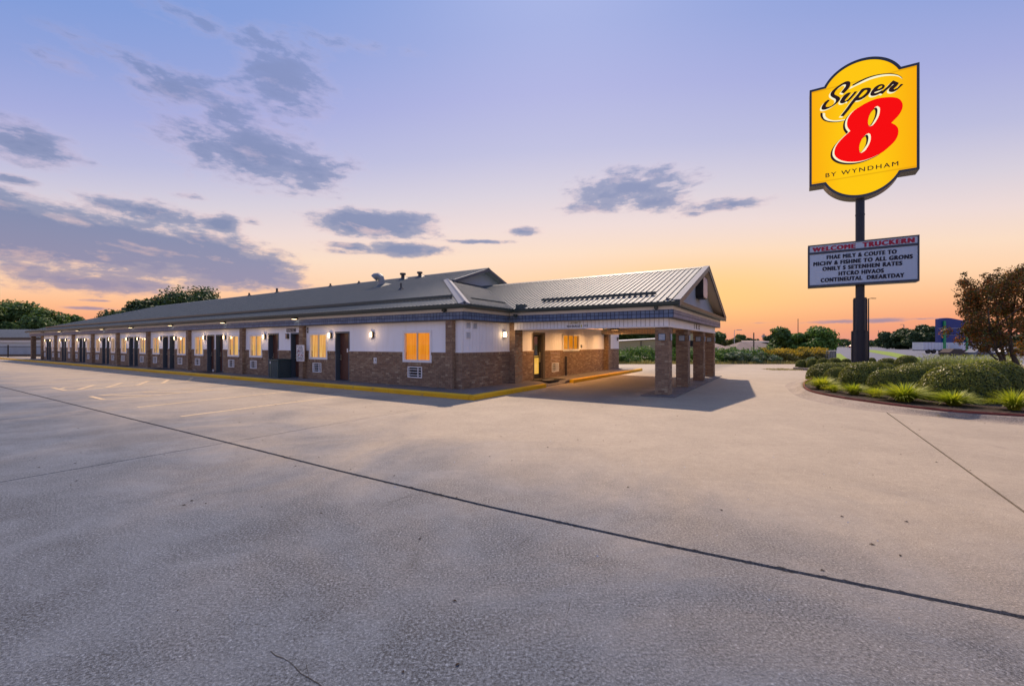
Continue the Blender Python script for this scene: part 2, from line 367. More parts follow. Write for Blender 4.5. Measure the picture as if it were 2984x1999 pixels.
M_CHROME = painted('brass_handle', (.62, .55, .40), .3, .8)
M_GREYMET = painted('grey_metal', (.23, .25, .27), .45, .4)
M_ALUM = painted('aluminium', (.55, .57, .60), .4, .3)
M_MAT = plain_noise('rubber_mat', (.015, .015, .017), (.035, .035, .037), 12, .9)
M_COND = painted('condenser_green', (.045, .085, .085), .5, .2)
M_CONDB = painted('condenser_louvre', (.11, .16, .17), .5, .2)
M_REDEDGE = plain_noise('red_edging', (.13, .035, .03), (.24, .075, .06), 4, .8, .3, .01)
M_POLE = painted('sign_pole_paint', (.018, .024, .04), .38, .1, .2, .6)
M_CABINET = painted('sign_cabinet_metal', (.045, .06, .09), .4, .2)
M_CABUND = painted('sign_underside', (.24, .22, .21), .5, .2)
M_BOARD = siding_mat('letter_board_white', (.46, .56, .70))
M_TXT = painted('board_letter_navy', (.01, .014, .035), .5)
M_TXTR = painted('board_letter_red', (.36, .012, .05), .5)
M_TAN = siding_mat('tan_metal_wall', (.42, .36, .2))
M_SHING = plain_noise('shingle_roof', (.17, .13, .115), (.25, .20, .18), 1.5, .9)
M_PALEROOF = plain_noise('pale_roof', (.22, .165, .14), (.30, .22, .185), .6, .8)
def glass_b(t):
    lw = t.node('ShaderNodeLayerWeight', {'Blend': .5}).outputs['Facing']
    f = t.math('ADD', .05, t.math('MULTIPLY', t.math('POWER', lw, 5.0), .8))
    return t.node('ShaderNodeMixShader', {0: f, 1: t.node('ShaderNodeBsdfTransparent').outputs[0], 2: t.node('ShaderNodeBsdfGlossy', {'Color': (1., 1., 1.), 'Roughness': .03}).outputs[0]}).outputs[0]
M_GLASS = material('window_glass', glass_b)
def curtain_mat(name, c0, c1, s):
    """lit curtain: thin cloth glowing from the room lamp behind, brighter where the cloth is thin"""
    def b(t):
        p = gpos(t)
        q = t.node('ShaderNodeTexCoord').outputs['Object']
        n = t.noise(t.vmath('MULTIPLY', q, (16, 16, .5)).outputs[0], 1.0, 4, .6); n2 = t.noise(t.vmath('MULTIPLY', q, (1.3, 1.3, 1)).outputs[0], 1.0, 3)
        c = t.mix(t.ramp(n, [(.35, 0.0), (.65, 1.0)]), c0, c1)
        c = t.mix(t.math('MULTIPLY', n2, .35), c, tuple(x*.6 for x in c0))
        return t.node('ShaderNodeEmission', {'Color': c, 'Strength': s}).outputs[0]
    return material(name, b)
M_CUR_A = curtain_mat('curtain_amber', lin((222, 122, 12)), lin((246, 158, 36)), 1.0)
M_CUR_B = curtain_mat('curtain_gold', lin((212, 134, 44)), lin((255, 212, 128)), 1.0)
M_LAMP = emitter('lamp_diffuser', (1.0, .72, .40), 7.0)
M_LAMPOFF = painted('lamp_off_glass', (.35, .22, .16), .3)
M_INNER = emitter('lobby_light', lin((250, 190, 80)), 1.0)

# ---------------------------------------------------------------- pieces: the nearest are objects, the rest one mesh
_unit = {}
def unit_mesh(name, mat):
    k = (name, mat.name)
    if k not in _unit:
        _unit[k] = MB().box(-.5, .5, -.5, .5, -.5, .5).mesh(name, mat)
    return _unit[k]
CUBEV = [(-.5, -.5, -.5), (.5, -.5, -.5), (.5, .5, -.5), (-.5, .5, -.5), (-.5, -.5, .5), (.5, -.5, .5), (.5, .5, .5), (-.5, .5, .5)]
CUBEF = [(0, 3, 2, 1), (4, 5, 6, 7), (0, 1, 5, 4), (1, 2, 6, 5), (2, 3, 7, 6), (3, 0, 4, 7)]
def B(x0, x1, y0, y1, z0, z1):
    return Matrix.Translation(((x0+x1)/2, (y0+y1)/2, (z0+z1)/2)) @ Matrix.Diagonal((abs(x1-x0), abs(y1-y0), abs(z1-z0), 1))
def pieces(name, items, mat, parent, limit, mass_name, cam_local=None):
    cl = CAML if cam_local is None else cam_local
    items = sorted(items, key=lambda m: (m.translation-cl).length)
    um = unit_mesh(name, mat)
    for m in items[:limit]:
        o = bpy.data.objects.new(name, um); COL.objects.link(o); o.parent = parent; o.matrix_local = m
    rest = items[limit:]
    if rest:
        mb = MB()
        for m in rest: mb.add([m @ Vector(c) for c in CUBEV], CUBEF)
        part(mass_name, mb, mat, parent, kind='stuff')
def clip_segments(a0, a1, z0, z1, holes):
    segs = [(a0, a1)]
    for (h0, h1, g0, g1) in holes:
        if g1 <= z0+.01 or g0 >= z1-.01: continue
        ns = []
        for s0, s1 in segs:
            if h1 <= s0 or h0 >= s1: ns.append((s0, s1)); continue
            if h0 > s0: ns.append((s0, h0))
            if h1 < s1: ns.append((h1, s1))
        segs = ns
    return segs
def sbox(side, off, a0, a1, z0, z1, d0, d1):
    """box bounds on a wall: side 'f' faces -v at v=off, 'e' faces +u at u=off; d is outwards"""
    if side == 'f': return (a0, a1, off-d1, off-d0, z0, z1)
    if side == 'e': return (off+d0, off+d1, a0, a1, z0, z1)
    if side == 'b': return (a0, a1, off+d0, off+d1, z0, z1)
    if side == 'w': return (off-d1, off-d0, a0, a1, z0, z1)
CH = .0712; BLN = .205; JT = .011
def bricks(items, side, off, a0, a1, z0, z1, holes=(), proud=.012, cap=False):
    top = z1
    if cap:
        top = z1-.105
        for s0, s1 in clip_segments(a0, a1, top+.01, z1, holes):
            n = max(1, round((s1-s0)/.074)); wd = (s1-s0)/n
            for i in range(n):
                items.append(B(*sbox(side, off, s0+i*wd+JT/2, s0+(i+1)*wd-JT/2, top+JT/2, z1-.002, -.03, proud+.016+random.uniform(0, .004))))
    k = 0; z = z0
    while z < top-.02:
        zt = min(z+CH, top)
        for s0, s1 in clip_segments(a0, a1, z+.005, zt-.005, holes):
            x = a0-(BLN/2 if k % 2 else 0)
            while x < s1:
                b0 = max(x, s0); b1 = min(x+BLN, s1)
                if b1-b0 > .03:
                    items.append(B(*sbox(side, off, b0+JT/2*(b0 > s0+.001), b1-JT/2*(b1 < s1-.001), z+JT/2, zt-JT/2, -.03, proud+random.uniform(-.002, .002))))
                x += BLN
        z = zt; k += 1
def wall(mb, side, off, a0, a1, z0, z1, holes, thick=.24):
    xs = sorted({a0, a1} | {h[0] for h in holes if a0 < h[0] < a1} | {h[1] for h in holes if a0 < h[1] < a1})
    for i in range(len(xs)-1):
        x0, x1 = xs[i], xs[i+1]; segs = [(z0, z1)]
        for h in holes:
            if h[0] < x1-.001 and h[1] > x0+.001:
                ns = []
                for s0, s1 in segs:
                    if h[3] <= s0 or h[2] >= s1: ns.append((s0, s1)); continue
                    if h[2] > s0: ns.append((s0, h[2]))
                    if h[3] < s1: ns.append((h[3], s1))
                segs = ns
        for s0, s1 in segs: mb.box(*sbox(side, off, x0, x1, s0, s1, -thick, 0))

WZ = .13            # walkway level
BT = 1.40           # top of the brick dado
HEAD = 2.555        # underside of the tile band
DEP = 16.3; MID = 8.15

motel = thing('motel_building', 'long single-storey motel wing with metal roof, white walls and brick base', 'motel', BM)
canopy = thing('entrance_canopy', 'gabled drive-through canopy on four brick columns at the motel office', 'canopy', at(6.0, MID, 0) @ Matrix.Translation((-6.0, -MID, 0)))

# ---- bays of the front wall: (pilaster left edge, [windows (u0,u1)], [doors (u0,u1)], [lamps])
PIL = [-55.04, -50.13, -44.53, -39.22, -33.4, -27.55, -21.33, -14.92, -9.5, -.61]
BAYS = [
 ([(-54.6, -54.05), (-51.65, -51.1)], [(-53.6, -52.85), (-52.75, -52.05)], [-53.82, -51.88]),
 ([(-49.57, -48.75), (-46.31, -45.65)], [(-48.3, -47.65), (-47.5, -46.9)], [-48.5, -46.65]),
 ([(-44.1, -43.34), (-40.85, -40.0)], [(-42.95, -42.2), (-42.0, -41.3)], [-43.15, -41.08]),
 ([(-38.59, -37.55), (-34.96, -34.1)], [(-37.05, -36.3), (-35.98, -35.4)], [-37.3, -35.18]),
 ([(-32.79, -31.7), (-29.14, -28.05)], [(-31.2, -30.4), (-30.2, -29.5)], [-31.45, -29.32]),
 ([(-26.84, -25.75), (-22.96, -21.75)], [(-25.2, -24.4), (-24.15, -23.4)], [-25.48, -23.18]),
 ([(-20.55, -19.45), (-16.5, -15.3)], [(-18.98, -18.1), (-17.9, -17.1)], [-19.22, -16.8]),
 ([(-14.19, -12.99)], [(-12.41, -11.5), (-10.43, -9.6)], [-12.7, -10.66]),
 ([(-8.93, -7.62), (-2.87, -1.44)], [(-7.04, -6.11)], [-7.35, -4.62]),
]
ACZ = (.45, .85)
WINZ = (1.05, 2.18); DOORZ = (WZ, 2.21)
front_holes = []; acs = []
for bi, (ws, ds, ls) in enumerate(BAYS):
    for (a, b) in ws: front_holes.append((a, b, WINZ[0], WINZ[1]))
    for (a, b) in ds: front_holes.append((a, b, DOORZ[0], DOORZ[1]))
    for (a, b) in ws:
        c = a+.38+.2*(bi == 8); wd = .62 if b-a > 1.0 else .5
        if bi == 8 and a > -4: c = -2.26; wd = .72
        acs.append((bi, c-wd/2, c+wd/2))
for (_, a, b) in acs: front_holes.append((a, b, ACZ[0], ACZ[1]))
END_WIN = (7.9, 9.9, 1.38, 2.2); END_DOOR = (4.97, 6.0, WZ, 2.2); END_AC = (6.72, 7.42, .38, .79)
end_holes = [END_WIN, END_DOOR, END_AC]

F0, F1 = -54.9, 0.0
mbw = MB(); wall(mbw, 'f', 0, F0, F1, BT, HEAD, front_holes); wall(mbw, 'b', DEP, F0, F1, 0, HEAD, []); mbw.box(F0, F0+.24, .24, DEP-.24, 0, HEAD)
part('wall', mbw, M_WHITE, motel)
mbm = MB(); wall(mbm, 'f', 0, F0, F1, 0, BT-.004, front_holes); wall(mbm, 'e', 0, .24, DEP, 0, BT-.004, end_holes)
part('mortar', mbm, M_MORTAR, motel)
# end wall: vertical boards with grooves between them (office front)
wx = []
mb = MB()
wall(mb, 'e', -.012, .24, DEP, BT, HEAD, end_holes, .2)
part('wall', mb, M_GROOVE, motel)
boards = []
v = .0
while v < DEP:
    v1 = min(v+.2, DEP)
    for s0, s1 in ((v, v1),):
        zz = [(BT, HEAD)]
        for h in end_holes:
            if h[0] < v1-.01 and h[1] > v+.01:
                if h[0] > v+.01 or h[1] < v1-.01: pass
                zz = [(p, q) for p, q in ((BT, h[2]), (h[3], HEAD)) if q-p > .03]
        for p, q in zz: boards.append(B(-.012, .004, v+.006, v1-.006, p, q))
    v = v1
pieces('siding_board', boards, M_WHITE, motel, 200, 'siding_boards')
# trim strips between siding and brick, under the eave and at the corner
mb = MB()
for s0, s1 in clip_segments(F0, F1, BT+.005, BT+.03, front_holes): mb.box(s0, s1, -.03, -.002, BT+.001, BT+.028)
for s0, s1 in clip_segments(0, DEP, BT+.005, BT+.03, end_holes): mb.box(.006, .03, s0, s1, BT+.001, BT+.028)
mb.box(-.035, .034, -.034, .035, BT+.03, HEAD-.003)
for k in range(len(mb.v)//8): part('siding_trim', MB().add(mb.v[8*k:8*k+8], CUBEF), M_WTRIM, motel)

bi_ = []
bricks(bi_, 'f', 0, F0, F1, WZ-.05, BT, front_holes, cap=True)
bricks(bi_, 'e', 0, 0, DEP, WZ-.05, BT, end_holes, cap=True)
# pilasters: mortar core and bricks, up to the tile band
core = MB()
PW = .31; PD = .18
for i, u in enumerate(PIL):
    core.box(u+.012, u+PW-.012, -PD+.012, -.002, 0, HEAD-.002)
    bricks(bi_, 'f', -PD+.012, u, u+PW, WZ-.05, HEAD-.002)
    bricks(bi_, 'e', u+PW-.012, -PD, 0, WZ-.05, HEAD-.002)
    if i < 3: bricks(bi_, 'w', u+.012, -PD, 0, WZ-.05, HEAD-.002)
for (v0, v1) in ((3.0, 3.58), (13.6, 14.0)):
    core.box(.002, .28, v0+.012, v1-.012, 0, HEAD-.002)
    bricks(bi_, 'e', .268, v0, v1, WZ-.05, HEAD-.002); bricks(bi_, 'f', v0+.012, .012, .28, WZ-.05, HEAD-.002)
# free post at the far end of the breezeway and the back corner
core.box(-59.05, -58.7, -.18, .16, 0, HEAD-.002)
bricks(bi_, 'f', -.18, -59.05, -58.7, WZ-.05, HEAD-.002); bricks(bi_, 'e', -58.7, -.18, .16, WZ-.05, HEAD-.002)
for k in range(len(core.v)//8):
    part('pilaster_core', MB().add(core.v[8*k:8*k+8], CUBEF), M_MORTAR, motel)
pieces('brick', bi_, M_BRICK, motel, 290, 'brickwork')

# ---- fascia: blue tile band with grout backing, white frieze, soffit, gutter
TO = .20; EO = .52
def band(parent, runs, z0, z1, th, tw, limit, name='tile'):
    items = []; back = MB()
    for (side, off, a0, a1) in runs:
        back.box(*sbox(side, off, a0, a1, z0, z1, -.05, 0))
        n = round((a1-a0)/tw); wd = (a1-a0)/n
        for i in range(n):
            for (p, q) in ((z0, (z0+z1)/2), ((z0+z1)/2, z1)):
                items.append(B(*sbox(side, off, a0+i*wd+.010, a0+(i+1)*wd-.010, p+.009, q-.009, -.01, .012)))
    part('grout', back, M_GROUT, parent)
    pieces(name, items, M_TILE, parent, limit, 'tiling')
band(motel, [('f', -TO, -59.5, TO+.0), ('e', TO, -TO, 2.70)], HEAD, 2.82, .13, .15, 295)
fr = MB()
fr.box(-59.5, TO-.012, -TO+.012, -TO+.06, 2.82, 2.93); fr.box(TO-.06, TO-.012, -TO+.06, 2.7, 2.82, 2.93)
fr.box(-59.5, -59.44, -TO+.06, DEP+TO, 2.56, 2.93)
part('frieze', fr, M_WTRIM, motel)
so_ = MB()
so_.box(-59.5, TO-.06, -TO+.062, .0, HEAD-.03, HEAD-.004); so_.box(-59.5, F0, .002, DEP, HEAD-.03, HEAD-.004)
so_.box(.012, TO-.06, .002, 2.7, HEAD-.03, HEAD-.004)
part('soffit', so_, M_BRONZE, motel)
lp = MB(); lp.box(-59.5, TO+.012, -TO-.012, -TO+.05, HEAD-.03, HEAD-.001); lp.box(TO-.05, TO+.012, -TO+.052, 2.7, HEAD-.03, HEAD-.001)
part('drip_edge', lp, M_BRONZE, motel)
gprof = [(0, 0), (-.10, 0), (-.14, .05), (-.145, .11), (-.16, .115), (-.16, .14), (0, .14)]     # outwards is -x
def gutter(mb, p0, p1, out, z):
    """p0->p1 along the eave (2d), out = outward unit 2d"""
    vs_ = []; n = len(gprof)
    for p in (p0, p1):
        for (a, b) in gprof: vs_.append((p[0]-a*out[0], p[1]-a*out[1], z+b))
    mb.add(vs_, [tuple(range(n)), tuple(range(n, 2*n))[::-1]]+[(i, i+n, (i+1) % n+n, (i+1) % n) for i in range(n)])
g = MB()
GZ = 2.92
def mitre_gutter(mb, pts, outs, z):
    n = len(gprof); vs_ = []
    for (p, o) in zip(pts, outs):
        for (a, b) in gprof: vs_.append((p[0]-a*o[0], p[1]-a*o[1], z+b))
    fs = [tuple(range(n)), tuple(range((len(pts)-1)*n, len(pts)*n))[::-1]]
    for k in range(len(pts)-1): fs += [(k*n+i, (k+1)*n+i, (k+1)*n+(i+1) % n, k*n+(i+1) % n) for i in range(n)]
    mb.add(vs_, fs)
EG = .40    # back of the gutter outside the wall plane
mitre_gutter(g, [(-59.6, -EG), (EG, -EG), (EG, 2.56)], [(0, -1), (1, -1), (1, -1)], GZ)
part('gutter', g, M_GUTTER, motel, recalc=True)
g = MB(); g.box(-59.6, EG-.001, -EG, -TO+.011, 2.93, 2.955); g.box(TO-.011, EG, -TO, 2.56, 2.93, 2.955)
part('eave_soffit', g, M_GUTTER, motel)

# ---- main roof (slope 1:3) with gablet and hips
ZE = 3.06; SL = 1/3
def slab_poly(mb, pts, t=.05):
    n = len(pts); vs_ = [tuple(p) for p in pts]+[(p[0], p[1], p[2]-t) for p in pts]
    mb.add(vs_, [tuple(range(n)), tuple(range(n, 2*n))[::-1]]+[(i, i+n, (i+1) % n+n, (i+1) % n) for i in range(n)])
def zf(v): return ZE+(v+EO)*SL
RZ = zf(MID)
def ze(u): return ZE+(EO-u)*SL
HU = EO-5.75; HV = -EO+5.75          # top of the near hip
FU = -59.6; HL = FU+EO*0+(MID+EO)    # far hip meets the ridge
mb = MB()
slab_poly(mb, [(FU, -EO, ZE), (EO, -EO, ZE), (HU, HV, zf(HV)), (HU+.5, HV, zf(HV)), (HU+.5, MID, RZ), (HL, MID, RZ)])
BV = DEP+EO
slab_poly(mb, [(FU, BV, ZE), (HL, MID, RZ), (HU+.5, MID, RZ), (HU+.5, DEP-HV, zf(HV)), (HU, DEP-HV, zf(HV)), (EO, BV, ZE)])
slab_poly(mb, [(EO, -EO, ZE), (EO, BV, ZE), (HU, DEP-HV, zf(HV)), (HU, HV, zf(HV))])
slab_poly(mb, [(FU, -EO, ZE), (HL, MID, RZ), (FU, BV, ZE)])
roof = part('roof', mb, M_ROOF, motel, recalc=True)
def rib_mat(p0, p1, nrm, w=.03, h=.05):
    p0 = Vector(p0); p1 = Vector(p1); d = p1-p0; L = d.length; d.normalize(); n = Vector(nrm).normalized(); s = d.cross(n)
    m = Matrix.Identity(4)
    for r in range(3): m[r][0] = d[r]*L; m[r][1] = s[r]*w; m[r][2] = n[r]*h; m[r][3] = ((p0+p1)/2+n*h*.5)[r]
    return m
ribs = []
u = FU+.1
NF = (0, -SL, 1)
while u < HU+.45:
    vt = MID-.02
    if u < HL: vt = (u-FU)-EO
    if vt > -EO+.1: ribs.append(rib_mat((u, -EO+.01, ZE+.003), (u, vt, zf(vt)), NF, .04, .022))
    u += .2
while u < EO-.1:
    vt = -EO+(EO-u)
    ribs.append(rib_mat((u, -EO+.01, ZE+.003), (u, vt, zf(vt)), NF, .04, .022)); u += .2
NE = (SL, 0, 1)
v = -EO+.2
while v < 8.15:
    ut = EO-min(v+EO, 5.75)
    u0 = EO-.01
    if v > 2.5: u0 = EO-(v-2.5)        # valley with the canopy roof
    if u0-ut > .1: ribs.append(rib_mat((u0, v, ze(u0)), (ut, v, ze(ut)), NE, .034, .03))
    v += .2
pieces('roof_rib', ribs, M_RIBM, motel, 295, 'roof_ribs')
# gablet wall, rake boards, hip caps, ridge cap, snow rail
mb = MB(); mb.prism([(HV+.12, zf(HV)+.02), (DEP-HV-.12, zf(HV)+.02), (MID, RZ-.06)], HU-.1, HU-.02, 'x'); part('gablet_wall', mb, M_BLUEGREY, motel)
mb = MB()
for sgn in (1, -1):
    a = HV-.1 if sgn > 0 else DEP-HV+.1
    za = zf(HV)-.035
    mb.prism([(a, za-.15), (a, za), (MID, RZ+.005), (MID, RZ-.16)], HU+.502, HU+.54, 'x')
part('rake_board', mb, M_CABINET, motel)
mb = MB()
for (a, b) in (((EO+.02, -EO-.02, ZE+.02), (HU-.05, HV+.05, zf(HV)+.05)),):
    A = Vector(a); Bv = Vector(b); d = (Bv-A).normalized(); s = Vector((1, 1, 0)).normalized()
    for wdt, hh in ((.20, 0.0), (.07, .03)):
        up = Vector((0, 0, .035+hh)); dn = Vector((0, 0, -.06*wdt/.3+hh*.6))
        mb.add([A+s*wdt+dn, A+up, A-s*wdt+dn, Bv+s*wdt+dn, Bv+up, Bv-s*wdt+dn, A+Vector((0, 0, -.08)), Bv+Vector((0, 0, -.08))],
               [(0, 3, 4, 1), (1, 4, 5, 2), (0, 1, 2, 6), (0, 6, 7, 3), (6, 2, 5, 7)])
part('hip_cap', mb, M_RIBL, motel, recalc=True)
mb = MB(); mb.prism([(MID-.18, RZ-.03), (MID, RZ+.05), (MID+.18, RZ-.03), (MID+.18, RZ-.05), (MID, RZ+.03), (MID-.18, RZ-.05)], HL, HU+.52, 'x')
part('ridge_cap', mb, M_RIB, motel)
def rail(mb, u0, u1, v, zfun):
    z = zfun(v); mb.box(u0, u1, v-.01, v+.015, z+.05, z+.15); mb.box(u0, u1, v+.016, v+.10, z+.05, z+.065)
mb = MB(); rail(mb, -56, -.75, .35, zf); part('snow_rail', mb, M_GUTTER, motel)
mb = MB(); mb.box(-.42, -.36, 1.0, 3.3, ze(-.38)+.03, ze(-.38)+.07); part('snow_rail', mb, M_GUTTER, motel)

# ---- windows, doors and grilles of the front wall
def window(side, off, a0, a1, z0, z1, cur, parent, panes=2, fw=.065):
    def bx(mb, a, b, p, q, d0, d1): mb.box(*sbox(side, off, a, b, p, q, d0, d1))
    fm = MB()
    bx(fm, a0-.03, a0+fw, z0-.03, z1+.03, -.05, .03); bx(fm, a1-fw, a1+.03, z0-.03, z1+.03, -.05, .03)
    bx(fm, a0+fw, a1-fw, z0-.03, z0+fw, -.05, .035); bx(fm, a0+fw, a1-fw, z1-fw, z1+.03, -.05, .03)
    f = part('window', fm, M_WTRIM, parent)
    n = panes; wd = (a1-a0-2*fw)/n
    for i in range(1, n): sm = MB(); bx(sm, a0+fw+i*wd-.018, a0+fw+i*wd+.018, z0+fw, z1-fw, -.045, .012); part('mullion', sm, M_ALUM, f)
    for i in range(n):
        pm = MB(); bx(pm, a0+fw+i*wd+.018, a0+fw+(i+1)*wd-.018, z0+fw, z1-fw, -.034, -.028)
        part('pane', pm, M_GLASS, f)
    cm = MB(); N = 40; vs_ = []; fs = []
    for i in range(N+1):
        a = a0+.02+(a1-a0-.04)*i/N; d = -.13+.018*math.sin(i*1.9)+.01*math.sin(i*.7)
        q = sbox(side, off, a, a, z0-.02, z1+.02, d, d)
        vs_ += [(q[0], q[2], z0-.02), (q[0], q[2], z1+.02)]
    for i in range(N): fs.append((2*i, 2*i+2, 2*i+3, 2*i+1))
    cm.add(vs_, fs); part('curtain', cm, cur, f)
def brick_sill(): pass
def door(side, off, a0, a1, z0, z1, parent, dm=M_DOOR, rec=.2, num=None):
    def bx(mb, a, b, p, q, d0, d1): mb.box(*sbox(side, off, a, b, p, q, d0, d1))
    fm = MB(); bx(fm, a0-.02, a0+.04, z0, z1+.03, -.23, .012); bx(fm, a1-.04, a1+.02, z0, z1+.03, -.23, .012); bx(fm, a0+.04, a1-.04, z1-.04, z1+.03, -.23, .012)
    bx(fm, a0+.04, a1-.04, z0-.01, z0+.015, -.23, .0)
    f = part('door_frame', fm, M_JAMB, parent)
    mb = MB(); bx(mb, a0+.045, a1-.045, z0+.018, z1-.045, -rec-.045, -rec)
    d = part('door', mb, dm, parent, bevel=.003)
    hm = MB(); a = a0+.11
    bx(hm, a-.025, a+.025, z0+.86, z0+1.12, -rec, -rec+.012); bx(hm, a-.012, a+.012, z0+.9, z0+.93, -rec+.012, -rec+.06); bx(hm, a-.012, a+.11, z0+.9, z0+.925, -rec+.05, -rec+.066)
    part('handle', hm, M_CHROME, d)
    pm = MB(); am = (a0+a1)/2; bx(pm, am+.04, am+.12, z0+1.22, z0+1.38, -rec, -rec+.008)
    part('number_plate', pm, M_WTRIM, d)
    return d
for bi, (ws, ds, ls) in enumerate(BAYS):
    for k, (a, b) in enumerate(ws):
        window('f', 0, a, b, WINZ[0], WINZ[1], M_CUR_A if (bi == 8 and k == 1) else M_CUR_B, motel)
    for (a, b) in ds: door('f', 0, a, b, DOORZ[0], DOORZ[1], motel)
# soldier sills under the windows
sl = []
for (bi, (ws, ds, ls)) in enumerate(BAYS):
    if bi < 5: continue
    for (a, b) in ws:
        n = round((b-a+.1)/.075); wd = (b-a+.1)/n
        for i in range(n): sl.append(B(a-.05+i*wd+.005, a-.05+(i+1)*wd-.005, -.04, 0.0, .90, 1.012))
pieces('sill_brick', sl, M_BRICK, motel, 120, 'sill_bricks')
window('e', 0, END_WIN[0], END_WIN[1], END_WIN[2], END_WIN[3], M_CUR_A, motel, 3)
# glazed office door with dark frame
def sb(mb, a, b, p, q, d0, d1): mb.box(*sbox('e', 0, a, b, p, q, d0, d1))
a0, a1, z0, z1 = END_DOOR
mb = MB(); sb(mb, a0-.03, a0+.05, z0, z1+.03, -.22, .02); sb(mb, a1-.16, a1+.03, z0, z1+.03, -.22, .02); sb(mb, a0+.05, a1-.16, z1-.07, z1+.03, -.22, .02)
fo = part('door_frame', mb, M_BRONZE, motel)
mb = MB(); sb(mb, a0+.055, a0+.14, z0+.01, z1-.075, -.16, -.11); sb(mb, a1-.26, a1-.165, z0+.01, z1-.075, -.16, -.11); sb(mb, a0+.14, a1-.26, z0+.01, z0+.22, -.16, -.11); sb(mb, a0+.14, a1-.26, z1-.16, z1-.075, -.16, -.11); sb(mb, a0+.14, a1-.26, z0+.95, z0+1.0, -.16, -.11)
dr = part('door', mb, M_BLACK, motel, label='dark framed glass office door')
mb = MB(); sb(mb, a0+.14, a1-.26, z0+.22, z0+.95, -.14, -.132); part('pane', mb, M_GLASS, dr)
mb = MB(); sb(mb, a0+.14, a1-.26, z0+1.0, z1-.16, -.14, -.132); part('pane', mb, M_GLASS, dr)
mb = MB(); sb(mb, a1-.30, a1-.26, z0+.75, z0+1.2, -.10, -.075); sb(mb, a1-.29, a1-.27, z0+.78, z0+.8, -.11, -.10); part('handle', mb, M_CHROME, dr)
mb = MB(); mb.box(-1.6, -.9, 4.4, 5.0, .2, 2.2); mb.box(-1.62, -.9, 5.0, 7.4, .2, 1.1); part('lobby_partition', mb, M_INNER, motel)
# dark room volumes behind walls so the inside is closed
mb = MB(); mb.box(F0+.3, -2.0, .3, DEP-.3, .02, .1); mb.box(-54.6, -.3, .30, .34, .1, HEAD-.04); mb.box(-.34, -.3, .34, 4.3, .1, HEAD-.04); mb.box(-.34, -.3, 6.8, DEP-.3, .1, HEAD-.04); mb.box(-2.0, -.34, 7.4, 7.44, .1, HEAD-.04); mb.box(-2, -1.96, .4, 7.4, .1, HEAD-.04)
part('inner_wall', mb, M_DARK, motel)

# ---- air conditioner grilles, each a thing in the wall
ORD = ['first', 'second', 'third', 'fourth', 'fifth', 'sixth', 'seventh', 'eighth', 'ninth', 'tenth']
def ac_unit(side, a0, a1, z0, z1, label, vert=False):
    w_ = a1-a0; h_ = z1-z0
    m = at(a0, 0, z0) if side == 'f' else at(0, a0, z0, math.pi/2)
    t = thing('air_conditioner', label, 'air conditioner', m, 'air conditioners under the motel windows')
    mb = MB(); mb.box(0, w_, .14, .2, 0, h_); part('core', mb, M_DARK, t)
    mb = MB(); fw = .025
    mb.box(-.01, fw, -.03, .06, -.01, h_+.01); mb.box(w_-fw, w_+.01, -.03, .06, -.01, h_+.01); mb.box(fw, w_-fw, -.03, .06, -.01, fw); mb.box(fw, w_-fw, -.03, .06, h_-fw, h_+.01)
    mb.box(w_*.70, w_*.70+.02, -.025, .02, fw, h_-fw)
    part('frame', mb, M_WTRIM, t)
    nb = 3
    for i in range(1, nb+1):
        mb = MB(); z = h_*i/(nb+1); mb.box(fw, w_-fw, -.022, .0, z-.011, z+.011); part('slat', mb, M_WTRIM, t)
    if vert:
        for i in range(1, 4):
            mb = MB(); x = w_*i/4; mb.box(x-.01, x+.01, -.028, -.023, fw, h_-fw); part('slat', mb, M_WTRIM, t)
n = 0
for (bi, a, b) in acs[::-1]:
    if bi == 8: lab = 'white wall air conditioner under the wide amber window nearest the corner' if a > -4 else 'white wall air conditioner under the gold window beside the nearest motel door'
    else: lab = 'white wall air conditioner grille under the %s window from the near corner' % (ORD[n] if n < 10 else {10: 'eleventh', 11: 'twelfth', 12: 'thirteenth', 13: 'fourteenth', 14: 'fifteenth', 15: 'sixteenth', 16: 'seventeenth', 17: 'eighteenth'}[n])
    ac_unit('f', a, b, ACZ[0], ACZ[1], lab); n += 1
ac_unit('e', END_AC[0], END_AC[1], END_AC[2], END_AC[3], 'square white grille in the brick beside the office door', True)

# ---- wall lamps
lampn = 0
def wall_lamp(side, a, z, label, lit=True, w_=.17, h_=.24):
    m = at(a, 0, z) if side == 'f' else at(0, a, z, math.pi/2)
    t = thing('wall_lamp', label, 'wall lamp', m, 'wall lamps along the motel walls')
    mb = MB(); mb.box(-w_/2, w_/2, -.025, -.002, -h_/2, h_/2); mb.box(-w_/2, w_/2, -.12, -.025, h_/2-.02, h_/2); mb.box(w_/2-.025, w_/2, -.11, -.025, -h_/2, h_/2-.02); mb.box(-w_/2, w_/2, -.11, -.025, -h_/2, -h_/2+.02)
    part('housing', mb, M_BRONZE, t)
    mb = MB(); mb.box(-w_/2+.005, w_/2-.027, -.108, -.027, -h_/2+.022, h_/2-.022)
    part('diffuser', mb, M_LAMP if lit else M_LAMPOFF, t, bevel=.02)
    if lit:
        l = bpy.data.lights.new('lamp_light', 'POINT'); l.energy = 5.0; l.color = (1, .62, .30); l.shadow_soft_size = .08
        lo = bpy.data.objects.new('lamp_light', l); COL.objects.link(lo); lo.parent = t; lo.location = (0, -.2, 0)
bayname = ['ninth', 'eighth', 'seventh', 'sixth', 'fifth', 'fourth', 'third', 'second', 'first']
